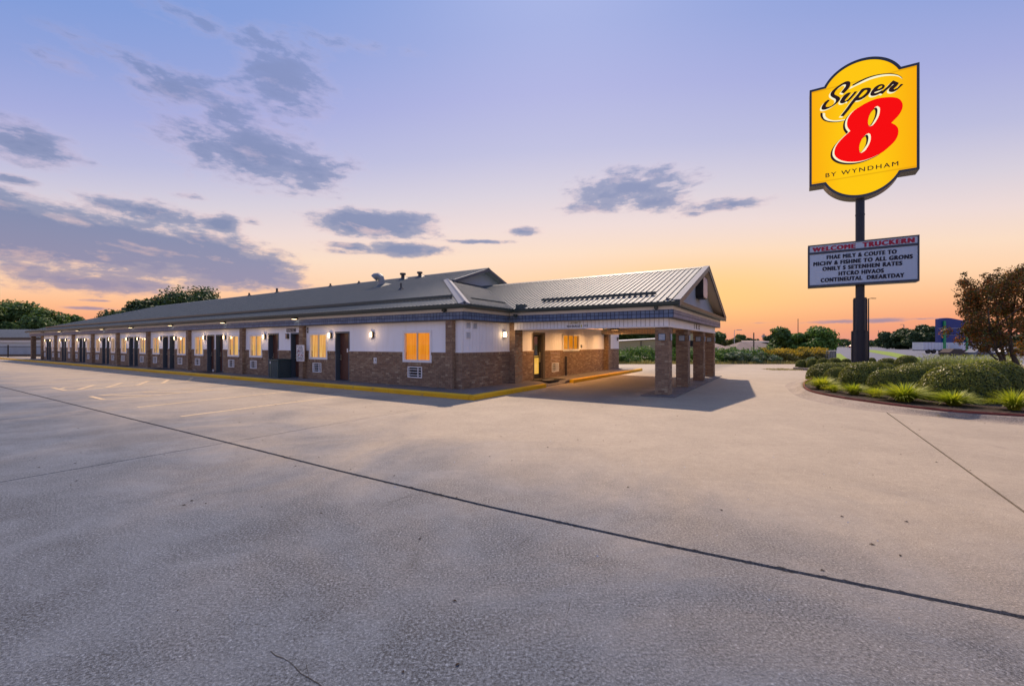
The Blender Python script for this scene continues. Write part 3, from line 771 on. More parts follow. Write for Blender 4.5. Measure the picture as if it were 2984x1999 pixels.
for bi, (ws, ds, ls) in enumerate(BAYS):
    for k, a in enumerate(ls):
        if bi == 8: lab = ['lit wall lamp between gold window and the nearest brown door', 'lit wall lamp alone on white wall right of the nearest brown door'][k]
        elif bi == 7: lab = ['lit wall lamp between window and door in bay with the condenser', 'unlit brown wall lamp beside the doorway behind the condenser'][k]
        else: lab = 'lit wall lamp %s of the doors in the %s wall bay from the near corner' % (['left', 'right'][k], bayname[bi])
        wall_lamp('f', a, 2.08, lab, not (bi == 7 and k == 1))
wall_lamp('e', 2.6, 2.08, 'lit wall lamp on the end wall right of the three white vents')
wall_lamp('e', 14.3, 2.1, 'lit wall lamp at the far end of the office wall past the brick pier')

# ---- small things on the walls
def wall_vent(v, z, label):
    t = thing('wall_vent', label, 'vent', at(0.006, v, z, math.pi/2), 'vents on the end wall')
    mb = MB(); mb.box(-.125, .125, -.01, 0, -.11, .11); part('backing', mb, M_GREYMET, t)
    mb = MB(); mb.box(-.135, -.115, -.03, 0, -.12, .12); mb.box(.115, .135, -.03, 0, -.12, .12); mb.box(-.115, .115, -.03, 0, .1, .12); mb.box(-.115, .115, -.03, 0, -.12, -.1); part('frame', mb, M_WTRIM, t)
    for i in range(5):
        mb = MB(); z_ = -.08+i*.04; mb.add([(-.115, -.01, z_+.02), (.115, -.01, z_+.02), (.115, -.03, z_-.005), (-.115, -.03, z_-.005), (-.115, -.004, z_+.016), (.115, -.004, z_+.016)], [(0, 3, 2, 1), (4, 5, 2, 3)]); part('slat', mb, M_WTRIM, t)
wall_vent(.315, 2.38, 'upper left louvred vent near the corner of the end wall')
wall_vent(.70, 2.37, 'upper right louvred vent on the end wall')
wall_vent(.315, 2.02, 'lower louvred vent below the other two on the end wall')

def text_mesh(name, s, width, height, mat, parent, m, bold=0.0, depth=.006, space=1.0, kind=None):
    cu = bpy.data.curves.new(name, 'FONT'); cu.body = s; cu.size = 1; cu.space_character = space; cu.extrude = 0.0; cu.resolution_u = 4
    o = bpy.data.objects.new(name, cu); COL.objects.link(o)
    dg = bpy.context.evaluated_depsgraph_get(); me = bpy.data.meshes.new_from_object(o.evaluated_get(dg))
    COL.objects.unlink(o); bpy.data.objects.remove(o)
    me.materials.clear(); me.materials.append(mat)
    b = bmesh.new(); b.from_mesh(me); base_f = list(b.faces)
    # heavier strokes: the same outlines laid side by side
    if bold > 0:
        for k, (dx, dy) in enumerate(((-1, -.4), (-.5, .4), (.5, -.4), (1, .4))):
            d_ = bmesh.ops.duplicate(b, geom=base_f); vv_ = [g_ for g_ in d_['geom'] if isinstance(g_, bmesh.types.BMVert)]
            bmesh.ops.translate(b, verts=vv_, vec=(dx*bold, dy*bold*.8, (k+1)*.0004))
    b.to_mesh(me)
    co = np.empty(len(me.vertices)*3); me.vertices.foreach_get('co', co); co = co.reshape(-1, 3)
    mn = co.min(0); mx = co.max(0); zz = co[:, 2].copy()
    co[:, 0] = (co[:, 0]-mn[0])/(mx[0]-mn[0])*width; co[:, 1] = (co[:, 1]-mn[1])/(mx[1]-mn[1])*height
    co2 = np.stack([co[:, 0], -zz, co[:, 1]], 1)      # upright, facing -y
    me.vertices.foreach_set('co', co2.ravel()); me.name = name
    b.clear(); b.from_mesh(me); bmesh.ops.recalc_face_normals(b, faces=b.faces)
    r = bmesh.ops.extrude_face_region(b, geom=b.faces[:]); bmesh.ops.translate(b, verts=[g_ for g_ in r['geom'] if isinstance(g_, bmesh.types.BMVert)], vec=(0, -depth, 0))
    bmesh.ops.recalc_face_normals(b, faces=b.faces); b.to_mesh(me); b.free()
    q = link(name, me, parent); q.matrix_local = m
    return q
def TM(x, y, z, rz=0): return Matrix.Translation((x, y, z)) @ Matrix.Rotation(rz, 4, 'Z')
# dark sign plate above the second door
t = thing('wall_sign', 'small dark sign plate with pale figures above the doorway behind condenser', 'sign', at(-10.77, -.01, 2.28))
mb = MB(); mb.box(0, .74, -.02, .0, 0, .16); part('plate', mb, M_TXT, t); text_mesh('lettering', '02N.VC', .62, .1, M_ALUM, t, TM(.06, -.021, .03), .02, .003)
t = thing('wall_sign', 'narrow stacked black letter sign left of the gold window', 'sign', at(-9.12, -.01, 2.2))
for i, s in enumerate('IHI'): text_mesh('lettering', s, .10, .07, M_BLACK, t, TM(0, -.002, .02+i*.085), .03, .004)
t = thing('wall_sign', 'small pictogram notice on the brick between door and amber window', 'sign', at(-4.55, -.015, .92))
mb = MB(); mb.box(0, .17, -.012, 0, 0, .24); part('plate', mb, M_WTRIM, t); mb = MB()
mb.tube([(.03+.055+.05*math.cos(k*.5236), -.014, .12+.05*math.sin(k*.5236)) for k in range(13)], .006, 4); mb.box(.03, .14, -.016, -.013, .20, .215); mb.box(.03, .14, -.016, -.013, .025, .04); mb.box(.10, .135, -.016, -.013, .1, .18)
part('pictogram', mb, M_GREYMET, t)
# notice board poster on the pilaster
t = thing('poster', 'tall white two-panel notice poster fixed beside the brick pilaster', 'poster', at(-9.62, -.22, .92))
mb = MB(); mb.box(0, .60, 0, .02, 0, .74); part('panel', mb, M_WTRIM, t)
mb = MB()
for cx_, cw in ((.03, .25), (.325, .24)):
    z = .69; k = 0
    while z > .06:
        hgt = [.035, .02, .02, .012, .012, .03, .012][k % 7]
        x = cx_
        while x < cx_+cw-.02:
            ww = random.uniform(.015, .05)
            if random.random() < .8: mb.box(x, min(x+ww, cx_+cw), -.004, -.001, z-hgt, z)
            x += ww+.012
        z -= hgt+.018; k += 1
part('print', mb, M_TXT, t)
mb = MB(); mb.box(.30, .305, -.004, -.001, .01, .73); mb.box(.12, .26, -.006, -.0045, .44, .475); mb.box(.13, .25, -.006, -.0045, .26, .3); mb.box(.38, .5, -.006, -.0045, .25, .29); part('print', mb, M_TXTR, t)
t = thing('wall_phone', 'small dark phone box on white wall at the far corner', 'phone', at(.006, 16.0, 1.93, math.pi/2))
mb = MB(); mb.box(-.08, .08, -.07, 0, 0, .22); part('body', mb, M_BRONZE, t); mb = MB(); mb.box(-.05, .05, -.08, -.071, .04, .12); part('panel', mb, M_ALUM, t)
t = thing('door_bell', 'small grey intercom box on siding right of the office window', 'intercom', at(.006, 10.15, 1.5, math.pi/2))
mb = MB(); mb.box(-.05, .05, -.05, 0, 0, .16); part('body', mb, M_GREYMET, t); mb = MB(); mb.box(-.03, .03, -.056, -.051, .08, .12); part('button', mb, M_BLACK, t)
# downpipe stub standing by the office window
t = thing('standpipe', 'short black standpipe in front of the brick below the office window', 'standpipe', at(.16, 7.95, WZ))
mb = MB(); mb.tube([(0, 0, 0), (0, 0, .9)], .05, 12); part('pipe', mb, M_BLACK, t, smooth=False); mb = MB(); mb.tube([(0, 0, .9), (0, 0, .96)], .062, 12); part('cap', mb, M_BLACK, t); mb = MB(); mb.tube([(0, 0, 0), (0, 0, .02)], .10, 12); part('base', mb, M_GREYMET, t)
# condenser
t = thing('condenser_unit', 'green louvred air conditioning condenser standing on the walkway', 'condenser', at(-11.15, -.66, WZ))
W_, D_, H_ = .78, .62, .86
mb = MB(); mb.box(.03, W_-.03, .03, D_-.03, .03, H_-.06); part('coil', mb, M_DARK, t)
mb = MB()
for x in (0, W_-.04):
    for y in (0, D_-.04): mb.box(x, x+.04, y, y+.04, 0, H_-.05)
mb.box(-.01, W_+.01, -.01, D_+.01, 0, .05); mb.box(-.015, W_+.015, -.015, D_+.015, H_-.05, H_); mb.box(.04, .2, .005, .03, .05, H_-.05)
part('casing', mb, M_COND, t, bevel=.008)
for i in range(15):
    mb = MB(); x = .225+i*.035; mb.box(x, x+.012, .005, .03, .05, H_-.05); part('slat', mb, M_CONDB, t)
for i in range(14):
    mb = MB(); y = .05+i*.04; mb.box(W_-.03, W_-.004, y, y+.014, .05, H_-.05); part('slat', mb, M_CONDB, t)
mb = MB()
for k in range(1, 5): mb.tube([(W_/2+.06*k*math.cos(a*.3927), D_/2+.06*k*math.sin(a*.3927), H_+.012) for a in range(17)], .005, 4)
part('fan_guard', mb, M_BLACK, t)
mb = MB(); mb.box(.08, .14, -.002, .004, H_-.2, H_-.1); part('label', mb, M_WTRIM, t)
# floodlights and brackets on the frieze
for i, u in enumerate((-53.58, -47.56, -42.08, -35.87, -29.79, -23.11, -16.36, -9.58)):
    t = thing('eave_floodlight', 'small bronze floodlight under the gutter above the %s wall bay from the near corner' % ['ninth', 'eighth', 'seventh', 'sixth', 'fifth', 'fourth', 'third', 'second'][i], 'floodlight', at(u, -TO, 2.87), 'floodlights under the eave')
    mb = MB(); mb.box(-.03, .03, -.06, .01, -.03, .05); part('bracket', mb, M_BRONZE, t); mb = MB(); mb.box(-.11, .11, -.24, -.06, -.02, .06); part('housing', mb, M_BRONZE, t)
    mb = MB(); mb.box(-.09, .09, -.23, -.08, -.028, -.021); part('lens', mb, M_LAMP if i in (1, 2, 3, 4, 5, 6, 7) else M_LAMPOFF, t)
for i, (m_, lab) in enumerate(((at(-.58, -TO, 2.87), 'dark bracket under the gutter above the amber window'), (at(5.93, 2.7, 2.87), 'dark bracket under the canopy gutter near the first brick column'), (at(-2.3+2.9, 2.6, 2.8), 'dark gutter outlet box at the inner corner of motel and canopy'))):
    t = thing('gutter_bracket', lab, 'bracket', m_); mb = MB(); mb.box(-.05, .05, -.16, .0, -.03, .06); part('body', mb, M_GUTTER, t); mb = MB(); mb.box(-.03, .03, -.12, -.04, -.06, -.03); part('foot', mb, M_GUTTER, t)
# roof vents
def zroof(v): return zf(v)
for (u, v, r, h_, cap, lab) in ((-10.85, 7.5, .11, .42, 1, 'taller capped vent pipe near the ridge, left of the other capped one'), (-9.5, 7.6, .10, .36, 1, 'capped vent pipe near the ridge, nearest the gablet'), (-6.75, 3.5, .05, .36, 0, 'thin bare vent pipe low on the front roof slope'),
                                (-18.9, 8.0, .06, .26, 0, 'short vent pipe on the ridge left of the hooded vent'), (-15.7, 8.0, .05, .2, 0, 'stubby vent pipe on the ridge just left of the hooded vent'), (-26.0, 8.0, .08, .4, 0, 'vent pipe on the ridge furthest but one along the roof'), (-30.4, 8.0, .07, .3, 0, 'vent pipe furthest along the ridge of the roof')):
    t = thing('vent_pipe', lab, 'vent pipe', at(u, v, zroof(v)-.02), 'vent pipes on the motel roof')
    mb = MB(); mb.tube([(0, 0, 0), (0, 0, h_)], r, 12); part('pipe', mb, M_VENTP, t)
    mb = MB(); mb.add([(-r*2.2, -r*2.2, .01-r*2.2*SL+.03), (r*2.2, -r*2.2, .01-r*2.2*SL+.03), (r*2.2, r*2.2, .01+r*2.2*SL+.03), (-r*2.2, r*2.2, .01+r*2.2*SL+.03), (0, 0, .2)], [(0, 1, 4), (1, 2, 4), (2, 3, 4), (3, 0, 4)]); part('flashing', mb, M_VENTP, t)
    if cap:
        mb = MB(); mb.tube([(0, 0, h_-.1), (0, 0, h_)], r*1.7, 12); part('cap', mb, M_VENTP, t)
t = thing('roof_vent', 'grey hooded gooseneck exhaust vent on the front roof slope', 'roof vent', at(-10.6, 5.6, zroof(5.6)-.05))
mb = MB(); mb.tube([(0, 0, 0), (0, 0, .38), (-.04, -.03, .52), (-.16, -.10, .62), (-.30, -.18, .60), (-.38, -.24, .50)], [.2, .19, .2, .21, .22, .23], 12); part('hood', mb, M_GREYMET, t); mb = MB(); mb.add([(-.4, -.4, -.08), (.4, -.4, -.08), (.4, .4, .19), (-.4, .4, .19), (0, 0, .26)], [(0, 1, 4), (1, 2, 4), (2, 3, 4), (3, 0, 4)]); part('flashing', mb, M_RIB, t)

# ================================================================= canopy
CU0, CU1, CV0, CV1 = .3, 6.25, 2.9, 13.35
CR = [(CU1-.45, CU1, v, v+.45) for v in (3.0, 6.1, 9.65, 12.75)]
brs = []
for i, (x0, x1, y0, y1) in enumerate(CR):
    mb = MB(); mb.box(x0+.012, x1-.012, y0+.012, y1-.012, 0, 2.262); col = part('column_core', mb, M_MORTAR, canopy)
    bricks(brs, 'f', y0+.012, x0, x1, .03, 2.262); bricks(brs, 'e', x1-.012, y0, y1, .03, 2.262)
    bricks(brs, 'w', x0+.012, y0, y1, .03, 2.262); bricks(brs, 'b', y1-.012, x0, x1, .03, 2.262)
CAMC = Vector((CAML[0], CAML[1], CAML[2]))
near = [b for b in brs]
pieces('brick', near, M_BRICK, canopy, 295, 'brickwork')
for i, (x0, x1, y0, y1) in enumerate(CR):
    for k in (0, 1):
        m_ = TM(x0+.11, y0-.004, 1.82) if k == 0 else TM(x1+.004, y0+.11, 1.82, math.pi/2)
        q = MB(); q.box(0, .23, -.02, 0, 0, .23); o = part('plaque', q, M_CABINET, canopy, bevel=.01); o.matrix_local = m_
        q = MB(); q.box(.015, .215, -.024, -.0205, .015, .215); o2 = part('face', q, M_BLUEGREY, o)
        if i < 3:
            text_mesh('lettering', ['OXO\nI8II', '-\nOIS', 'CSE'][i], .16, [.15, .12, .09][i], M_ALUM, o, TM(.035, -.0245, .04), .01, .003)
# beams with vertical boards
bd = []; bk = MB()
def beam(side, off, a0, a1):
    bk.box(*sbox(side, off, a0, a1, 2.27, 2.55, -.14, 0))
    n = round((a1-a0)/.15); wd = (a1-a0)/n
    for i in range(n): bd.append(B(*sbox(side, off, a0+i*wd+.008, a0+(i+1)*wd-.008, 2.30, 2.55, 0, .012)))
beam('f', CV0+.012, .30, CU1); beam('e', CU1-.012, CV0+.16, CV1-.15)
part('beam', bk, M_GROOVE, canopy)
pieces('board', bd, M_WHITE, canopy, 290, 'boards')
tr = MB(); tr.box(.30, CU1+.012, CV0-.012, CV0+.012, 2.262, 2.298); tr.box(CU1-.010, CU1+.014, CV0+.013, CV1, 2.262, 2.298); tr.box(CU1-.004, CU1+.016, CV0-.014, CV0+.01, 2.299, 2.55)
part('beam_trim', tr, M_WTRIM, canopy)
bd = []; bk = MB()
bk.box(.0, CU1-.16, CV1-.145, CV1, 2.27, 2.555)
n = 40; wd = (CU1-.16)/n
for i in range(n): bd.append(B(i*wd+.009, (i+1)*wd-.009, CV1-.157, CV1-.146, 2.30, 2.55))
part('back_beam', bk, M_GROOVE, canopy); pieces('board', bd, M_SOFFIT, canopy, 60, 'boards')
mb = MB(); mb.box(.05, CU1-.16, CV0+.17, CV1-.16, 2.60, 2.64); part('ceiling', mb, M_SOFFIT, canopy)
for (a, b) in ((1.1, 4.9), (1.1, 7.4), (1.1, 10.0), (1.1, 12.4)):
    q = MB(); q.box(a-.2, a-.18, b-.2, b+.2, 2.50, 2.599); q.box(a+.18, a+.2, b-.2, b+.2, 2.50, 2.599); q.box(a-.18, a+.18, b-.2, b-.18, 2.50, 2.599); q.box(a-.18, a+.18, b+.18, b+.2, 2.50, 2.599); q.box(a-.18, a+.18, b-.18, b+.18, 2.585, 2.599); o = part('ceiling_light', q, M_BLACK, canopy)
    l = bpy.data.lights.new('lamp_light', 'AREA'); l.shape = 'SQUARE'; l.size = .32; l.energy = 58; l.color = (1, .50, .19)
    lo = bpy.data.objects.new('lamp_light', l); COL.objects.link(lo); lo.parent = o; lo.location = (a, b, 2.575)
# tile band and eaves
T2 = .2
band(canopy, [('f', CV0-T2, TO+.02, CU1+T2), ('e', CU1+T2, CV0-T2, CV1+T2)], 2.56, 2.82, .13, .15, 290)
fr = MB(); fr.box(TO, CU1+T2-.012, CV0-T2+.012, CV0-T2+.06, 2.82, 2.93); fr.box(CU1+T2-.06, CU1+T2-.012, CV0-T2+.06, CV1+T2, 2.82, 2.93); fr.box(TO, CU1+T2, CV1+T2-.05, CV1+T2, 2.56, 2.93); part('frieze', fr, M_WTRIM, canopy)
mb = MB(); mb.box(TO, CU1+T2+.01, CV0-T2-.01, CV0+.02, 2.552, 2.559); mb.box(CU1-.02, CU1+T2+.01, CV0+.021, CV1+T2, 2.552, 2.559); part('drip_edge', mb, M_BRONZE, canopy)
g = MB(); E2 = .30
mitre_gutter(g, [(EG+.1, CV0-E2), (CU1+E2, CV0-E2), (CU1+E2, CV1+E2+.14)], [(0, -1), (1, -1), (1, 0)], GZ)
part('gutter', g, M_GUTTER, canopy, recalc=True)
g = MB(); g.box(TO, CU1+E2-.001, CV0-E2, CV0-T2+.011, 2.93, 2.955); g.box(CU1+T2-.011, CU1+E2, CV0-T2, CV1+E2, 2.93, 2.955); part('eave_soffit', g, M_GUTTER, canopy)
# roof
EV = CV0-E2-.12; GU = CU1+.42
def zc(v): return ZE+(v-EV)*SL
CRZ = zc(MID); EV2 = 2*MID-EV
mb = MB()
ue = EO+.0; ur = EO-(CRZ-ZE)*3
slab_poly(mb, [(ue, EV, ZE), (GU, EV, ZE), (GU, MID, CRZ), (ur, MID, CRZ)]); slab_poly(mb, [(ue, EV2, ZE), (ur, MID, CRZ), (GU, MID, CRZ), (GU, EV2, ZE)])
part('roof', mb, M_ROOF, canopy, recalc=True)
ribs = []; u = ur+.15
while u < GU-.05:
    v0 = EV+.01 if u > ue else EV+(ue-u)
    ribs.append(rib_mat((u, v0, zc(v0)+.003), (u, MID-.03, zc(MID-.03)), NF, .044, .03)); u += .2
pieces('roof_rib', ribs, M_RIB, canopy, 200, 'roof_ribs')
mb = MB(); mb.prism([(MID-.16, CRZ-.03), (MID, CRZ+.055), (MID+.16, CRZ-.03), (MID+.16, CRZ-.05), (MID, CRZ+.03), (MID-.16, CRZ-.05)], ur, GU+.02, 'x'); part('ridge_cap', mb, M_RIB, canopy)
mb = MB(); mb.box(1.3, 5.75, EV+.85, EV+.875, zc(EV+.86)+.05, zc(EV+.86)+.15); mb.box(1.3, 5.75, EV+.876, EV+.96, zc(EV+.9)+.05, zc(EV+.9)+.065); part('snow_rail', mb, M_GUTTER, canopy)
A = Vector((ue, EV, ZE+.012)); Bv = Vector((ur, MID, CRZ+.012)); mb = MB(); mb.tube([A, Bv], .02, 4); part('valley_flashing', mb, M_RIBL, canopy)
mb = MB(); mb.box(.62, .98, EV+.02, EV+.30, ZE+.0, ZE+.17); part('valley_diverter', mb, M_GUTTER, canopy)
# rake: trim along the verge, light and dark bands, soffit
for sgn in (0, 1):
    a, am = (EV-.02, MID) if sgn == 0 else (EV2+.02, MID)
    mb = MB(); mb.prism([(a, ZE-.16), (a, ZE+.03), (am, CRZ+.035), (am, CRZ-.155)], GU+.002, GU+.035, 'x'); part('rake_board', mb, M_CABINET, canopy)
    mb = MB(); mb.prism([(a, ZE+.031), (a, ZE+.05), (am, CRZ+.06), (am, CRZ+.036)], GU-.16, GU+.05, 'x'); part('rake_flashing', mb, M_RIBL, canopy)
# cornice return and gable wall of vertical boards
mb = MB(); mb.add([(CU1+E2+.12, CV0-E2-.05, 3.06), (CU1+E2+.12, CV1+E2+.05, 3.06), (CU1, CV1+.3, 3.2), (CU1, CV0-.3, 3.2), (CU1, CV1+.3, 3.0), (CU1, CV0-.3, 3.0)], [(0, 1, 2, 3), (0, 5, 4, 1), (0, 3, 5), (1, 4, 2)]); part('cornice_return', mb, M_CABINET, canopy, recalc=True)
gb = []
v = 3.3; 
while v < 13.0:
    v1 = v+.15; vm = v+.075
    h_ = zc(min(v, 2*MID-v1))-.07 if vm < MID else zc(2*MID-v1)-.07
    if h_-3.2 > .05: gb.append(B(CU1-.02, CU1, v+.008, v1-.008, 3.16, h_))
    v = v1
mb = MB(); mb.prism([(3.2, 3.14), (13.1, 3.14), (MID, CRZ-.08)], CU1-.06, CU1-.02, 'x'); part('gable_wall', mb, M_CABINET, canopy)
pieces('board', gb, M_BLUEGREY, canopy, 100, 'boards')
mb = MB()
for sgn in (0, 1):
    pts = [(CV0-.25, zc(CV0-.25)-.052), (MID, CRZ-.052), (MID, CRZ-.075), (CV0-.25, zc(CV0-.25)-.075)]
    if sgn: pts = [(2*MID-a, b) for a, b in pts]
    mb.prism(pts, CU1-.02, GU, 'x')
part('rake_soffit', mb, M_SOFFIT, canopy)
# blank sign box on the gable
t = thing('gable_sign', 'blank rounded sign box with dark sides on the canopy gable', 'sign', at(CU1, 8.2, 3.62, math.pi/2))
def rrect(x0, x1, z0, z1, r, k=6):
    p = []
    for (cx_, cz, a) in ((x1-r, z1-r, 0), (x0+r, z1-r, 90), (x0+r, z0+r, 180), (x1-r, z0+r, 270)):
        for i in range(k+1): t_ = R_(a+90*i/k); p.append((cx_+r*math.cos(t_), cz+r*math.sin(t_)))
    return p
mb = MB(); mb.prism(rrect(-.55, .55, 0, .93, .2), -.30, -.01, 'y'); part('box', mb, M_BLACK, t)
mb = MB(); mb.prism(rrect(-.50, .50, .05, .88, .16), -.312, -.301, 'y'); part('face', mb, painted('pink_panel', (.62, .48, .47), .4), t)
# lettering on the canopy beams
t = thing('beam_sign', 'small black and yellow lettering on the canopy side beam over the office', 'sign', at(2.62, CV0-.002, 2.31))
text_mesh('lettering', 'REHBAGI', .5, .07, M_BLACK, t, TM(0, 0, .012), .02, .006); text_mesh('lettering', '113', .14, .08, M_BLACK, t, TM(.68, 0, .02), .02, .006)
mb = MB(); mb.box(.555, .60, -.006, 0, .01, .09); part('badge', mb, painted('lime_print', (.55, .52, .10), .5), t)
text_mesh('lettering', 'UI SWC I', .42, .08, painted('olive_print', (.40, .38, .16), .5), t, TM(.12, 0, .13), .008, .006)
t = thing('beam_sign', 'black stacked lettering on the canopy gable beam', 'sign', at(CU1+.002, 7.35, 2.31, math.pi/2))
text_mesh('lettering', 'I', .07, .2, M_BLACK, t, TM(0, 0, .02), .03, .006); text_mesh('lettering', 'R', .32, .2, M_BLACK, t, TM(.42, 0, .02), .02, .006)
for i, s in enumerate('BSO'): text_mesh('lettering', s, .3, .055, M_BLACK, t, TM(1.0, 0, .02+i*.066), .02, .006)

# ================================================================= ground
def clipY(poly, ymax):
    out = []
    for i in range(len(poly)):
        a, b = poly[i], poly[(i+1) % len(poly)]
        ia, ib = a[1] <= ymax, b[1] <= ymax
        if ia: out.append(a)
        if ia != ib:
            t_ = (ymax-a[1])/(b[1]-a[1]); out.append((a[0]+t_*(b[0]-a[0]), ymax))
    return out
lot = bpy.data.objects.new('parking_lot', None); COL.objects.link(lot); lot['kind'] = 'structure'
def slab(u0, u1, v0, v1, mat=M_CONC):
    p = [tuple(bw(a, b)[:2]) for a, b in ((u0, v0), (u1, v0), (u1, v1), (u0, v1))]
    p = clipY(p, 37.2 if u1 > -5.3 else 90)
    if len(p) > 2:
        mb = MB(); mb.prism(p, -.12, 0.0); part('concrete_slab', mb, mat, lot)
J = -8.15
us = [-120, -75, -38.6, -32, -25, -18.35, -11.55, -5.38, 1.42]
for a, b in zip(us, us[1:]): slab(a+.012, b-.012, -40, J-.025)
JB = [(1.42, J), (4.5, -8.17), (7.0, -8.14), (8.6, -8.06), (9.6, -7.98), (10.8, -7.86), (13, -7.62), (60, -3)]   # the joint bends a little past the old repair
def jslab(u0, u1, vfar):
    pts = [q_ for q_ in JB if u0 < q_[0] < u1]
    def jv(u):
        for a_, b_ in zip(JB, JB[1:]):
            if a_[0] <= u <= b_[0]: return a_[1]+(b_[1]-a_[1])*(u-a_[0])/(b_[0]-a_[0])
        return JB[-1][1]
    lo = [(u0, jv(u0))]+pts+[(u1, jv(u1))]; s_ = .025 if vfar > 0 else -.025
    p_ = [tuple(bw(a_, b_+s_)[:2]) for a_, b_ in lo]+[tuple(bw(u1, vfar)[:2]), tuple(bw(u0, vfar)[:2])]
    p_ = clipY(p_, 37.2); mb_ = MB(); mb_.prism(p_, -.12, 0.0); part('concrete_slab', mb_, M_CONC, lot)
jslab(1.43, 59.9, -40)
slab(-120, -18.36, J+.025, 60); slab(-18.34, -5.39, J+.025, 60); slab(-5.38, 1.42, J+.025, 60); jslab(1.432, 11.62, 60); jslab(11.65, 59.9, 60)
mb = MB(); mb.prism([(-130, -30), (80, -60), (80, 37.2), (-130, 37.2)], -.2, -.035); part('joint_bed', mb, M_JOINT, lot)
mb = MB(); mb.prism([(-1500, -300), (1500, -300), (1500, 2500), (-1500, 2500)], -.45, -.21); struct('ground', mb, M_GRASSG)
# ragged sealant and grit in the open joint
mb = MB(); u = -40
while u < 16:
    L_ = random.uniform(.1, .7)
    o_ = random.uniform(-.012, .012); mb.box(u, u+L_, J-.028+o_, J+.02+o_*.5, -.03, -.012); u += L_*random.uniform(.9, 1.3)
o = part('joint_filler', mb, M_JOINT, lot, kind='stuff'); o.matrix_world = BM
# chipped slab edges along the old joint
mb = MB()
for i in range(170):
    u = random.uniform(-12, 12.5); s_ = random.uniform(.005, .016)*(1.5 if u > 5 and random.random() < .3 else 1); jv_ = -8.15
    for a_, b_ in zip([(1.42, -8.15), (4.5, -8.17), (7.0, -8.14), (8.6, -8.06), (9.6, -7.98), (10.8, -7.86), (13, -7.62)], [(4.5, -8.17), (7.0, -8.14), (8.6, -8.06), (9.6, -7.98), (10.8, -7.86), (13, -7.62)]):
        if a_[0] <= u <= b_[0]: jv_ = a_[1]+(b_[1]-a_[1])*(u-a_[0])/(b_[0]-a_[0])
    sd_ = random.choice((-1, 1)); y0 = jv_+sd_*.024
    mb.add([(u-s_*1.8, y0, .002), (u-s_*.5, y0+sd_*s_*.8, .002), (u+s_*.7, y0+sd_*s_*.6, .002), (u+s_*1.9, y0, .002)], [(0, 1, 2, 3)])
o = part('chipped_edge', mb, M_JOINT, lot, kind='stuff'); o.matrix_world = BM
# hairline cracks
def crack(pts, w_=.003):
    w_ = w_*.6
    mb = MB(); P = []
    for (a, b) in zip(pts, pts[1:]):
        A = Vector(a); Bv = Vector(b); n = max(2, int((Bv-A).length/.05)); wv = 0
        for i in range(n):
            q = A.lerp(Bv, i/n); d = (Bv-A).normalized(); wv = wv*.8+random.gauss(0, .009); P.append(q+Vector((-d.y, d.x))*wv)
    P.append(Vector(pts[-1]))
    for i in range(len(P)-1):
        d = (P[i+1]-P[i]).normalized(); nn_ = Vector((-d.y, d.x)); w0 = w_*random.uniform(.4, 1.3)
        mb.add([(P[i]-nn_*w0)[:]+(.0022,), (P[i+1]-nn_*w0)[:]+(.0022,), (P[i+1]+nn_*w0)[:]+(.0022,), (P[i]+nn_*w0)[:]+(.0022,)], [(0, 1, 2, 3)])
    return part('crack', mb, M_JOINT, lot)
def gp(x, y):   # ground point of a surveyed sight line
    Yd = 1275*1.7/(y-1003); return ((x-1492)*Yd/1275, Yd)
for pts, w_ in (([(790, 1895), (860, 1940), (905, 1975), (950, 2010)], .0035), ([(895, 1935), (915, 1975), (940, 1990)], .002), ([(1205, 1437), (1140, 1465), (1060, 1505), (980, 1545)], .003), ([(1580, 1527), (1545, 1560), (1500, 1600)], .002),
                ([(1650, 1740), (1655, 1790), (1645, 1830)], .002), ([(660, 1290), (940, 1240), (1210, 1190)], .005), ([(0, 1363), (60, 1352)], .003), ([(880, 1180), (980, 1192)], .006), ([(1130, 1490), (1140, 1500)], .002), ([(860, 1380), (800, 1398), (780, 1402)], .0025),
                ([(1130, 1465), (1200, 1445)], .003)):
    crack([gp(*p) for p in pts], w_)
# leaf bits and pebbles lying about
mb = MB()
for i in range(170):
    x = random.uniform(-9, 11); y = random.uniform(2.2, 16); s_ = random.uniform(.004, .013); a = random.uniform(0, 6.28)
    mb.add([(x+s_*math.cos(a+k*1.57)*(1 if k % 2 else 1.9), y+s_*math.sin(a+k*1.57)*(1 if k % 2 else 1.9), .003+.006*(k % 2)) for k in range(4)], [(0, 1, 2, 3)])
part('leaf_litter', mb, M_MULCH, lot, kind='stuff')
mb = MB()
for (x, y) in [gp(900, 1534), gp(1500, 1570), gp(700, 1808), gp(445, 1980), (gp(2090, 1560)), gp(2180, 1455), gp(2620, 1800), gp(1162, 1643)]+[(random.uniform(-4, 6), random.uniform(2.2, 8)) for _ in range(40)]:
    s_ = random.uniform(.004, .011); mb.add([(x-s_, y, 0.001), (x, y-s_*.7, .001), (x+s_, y, .001), (x, y+s_*.7, .001), (x, y, s_*.9)], [(0, 1, 4), (1, 2, 4), (2, 3, 4), (3, 0, 4)])
part('pebbles', mb, M_ALUM, lot, kind='stuff')

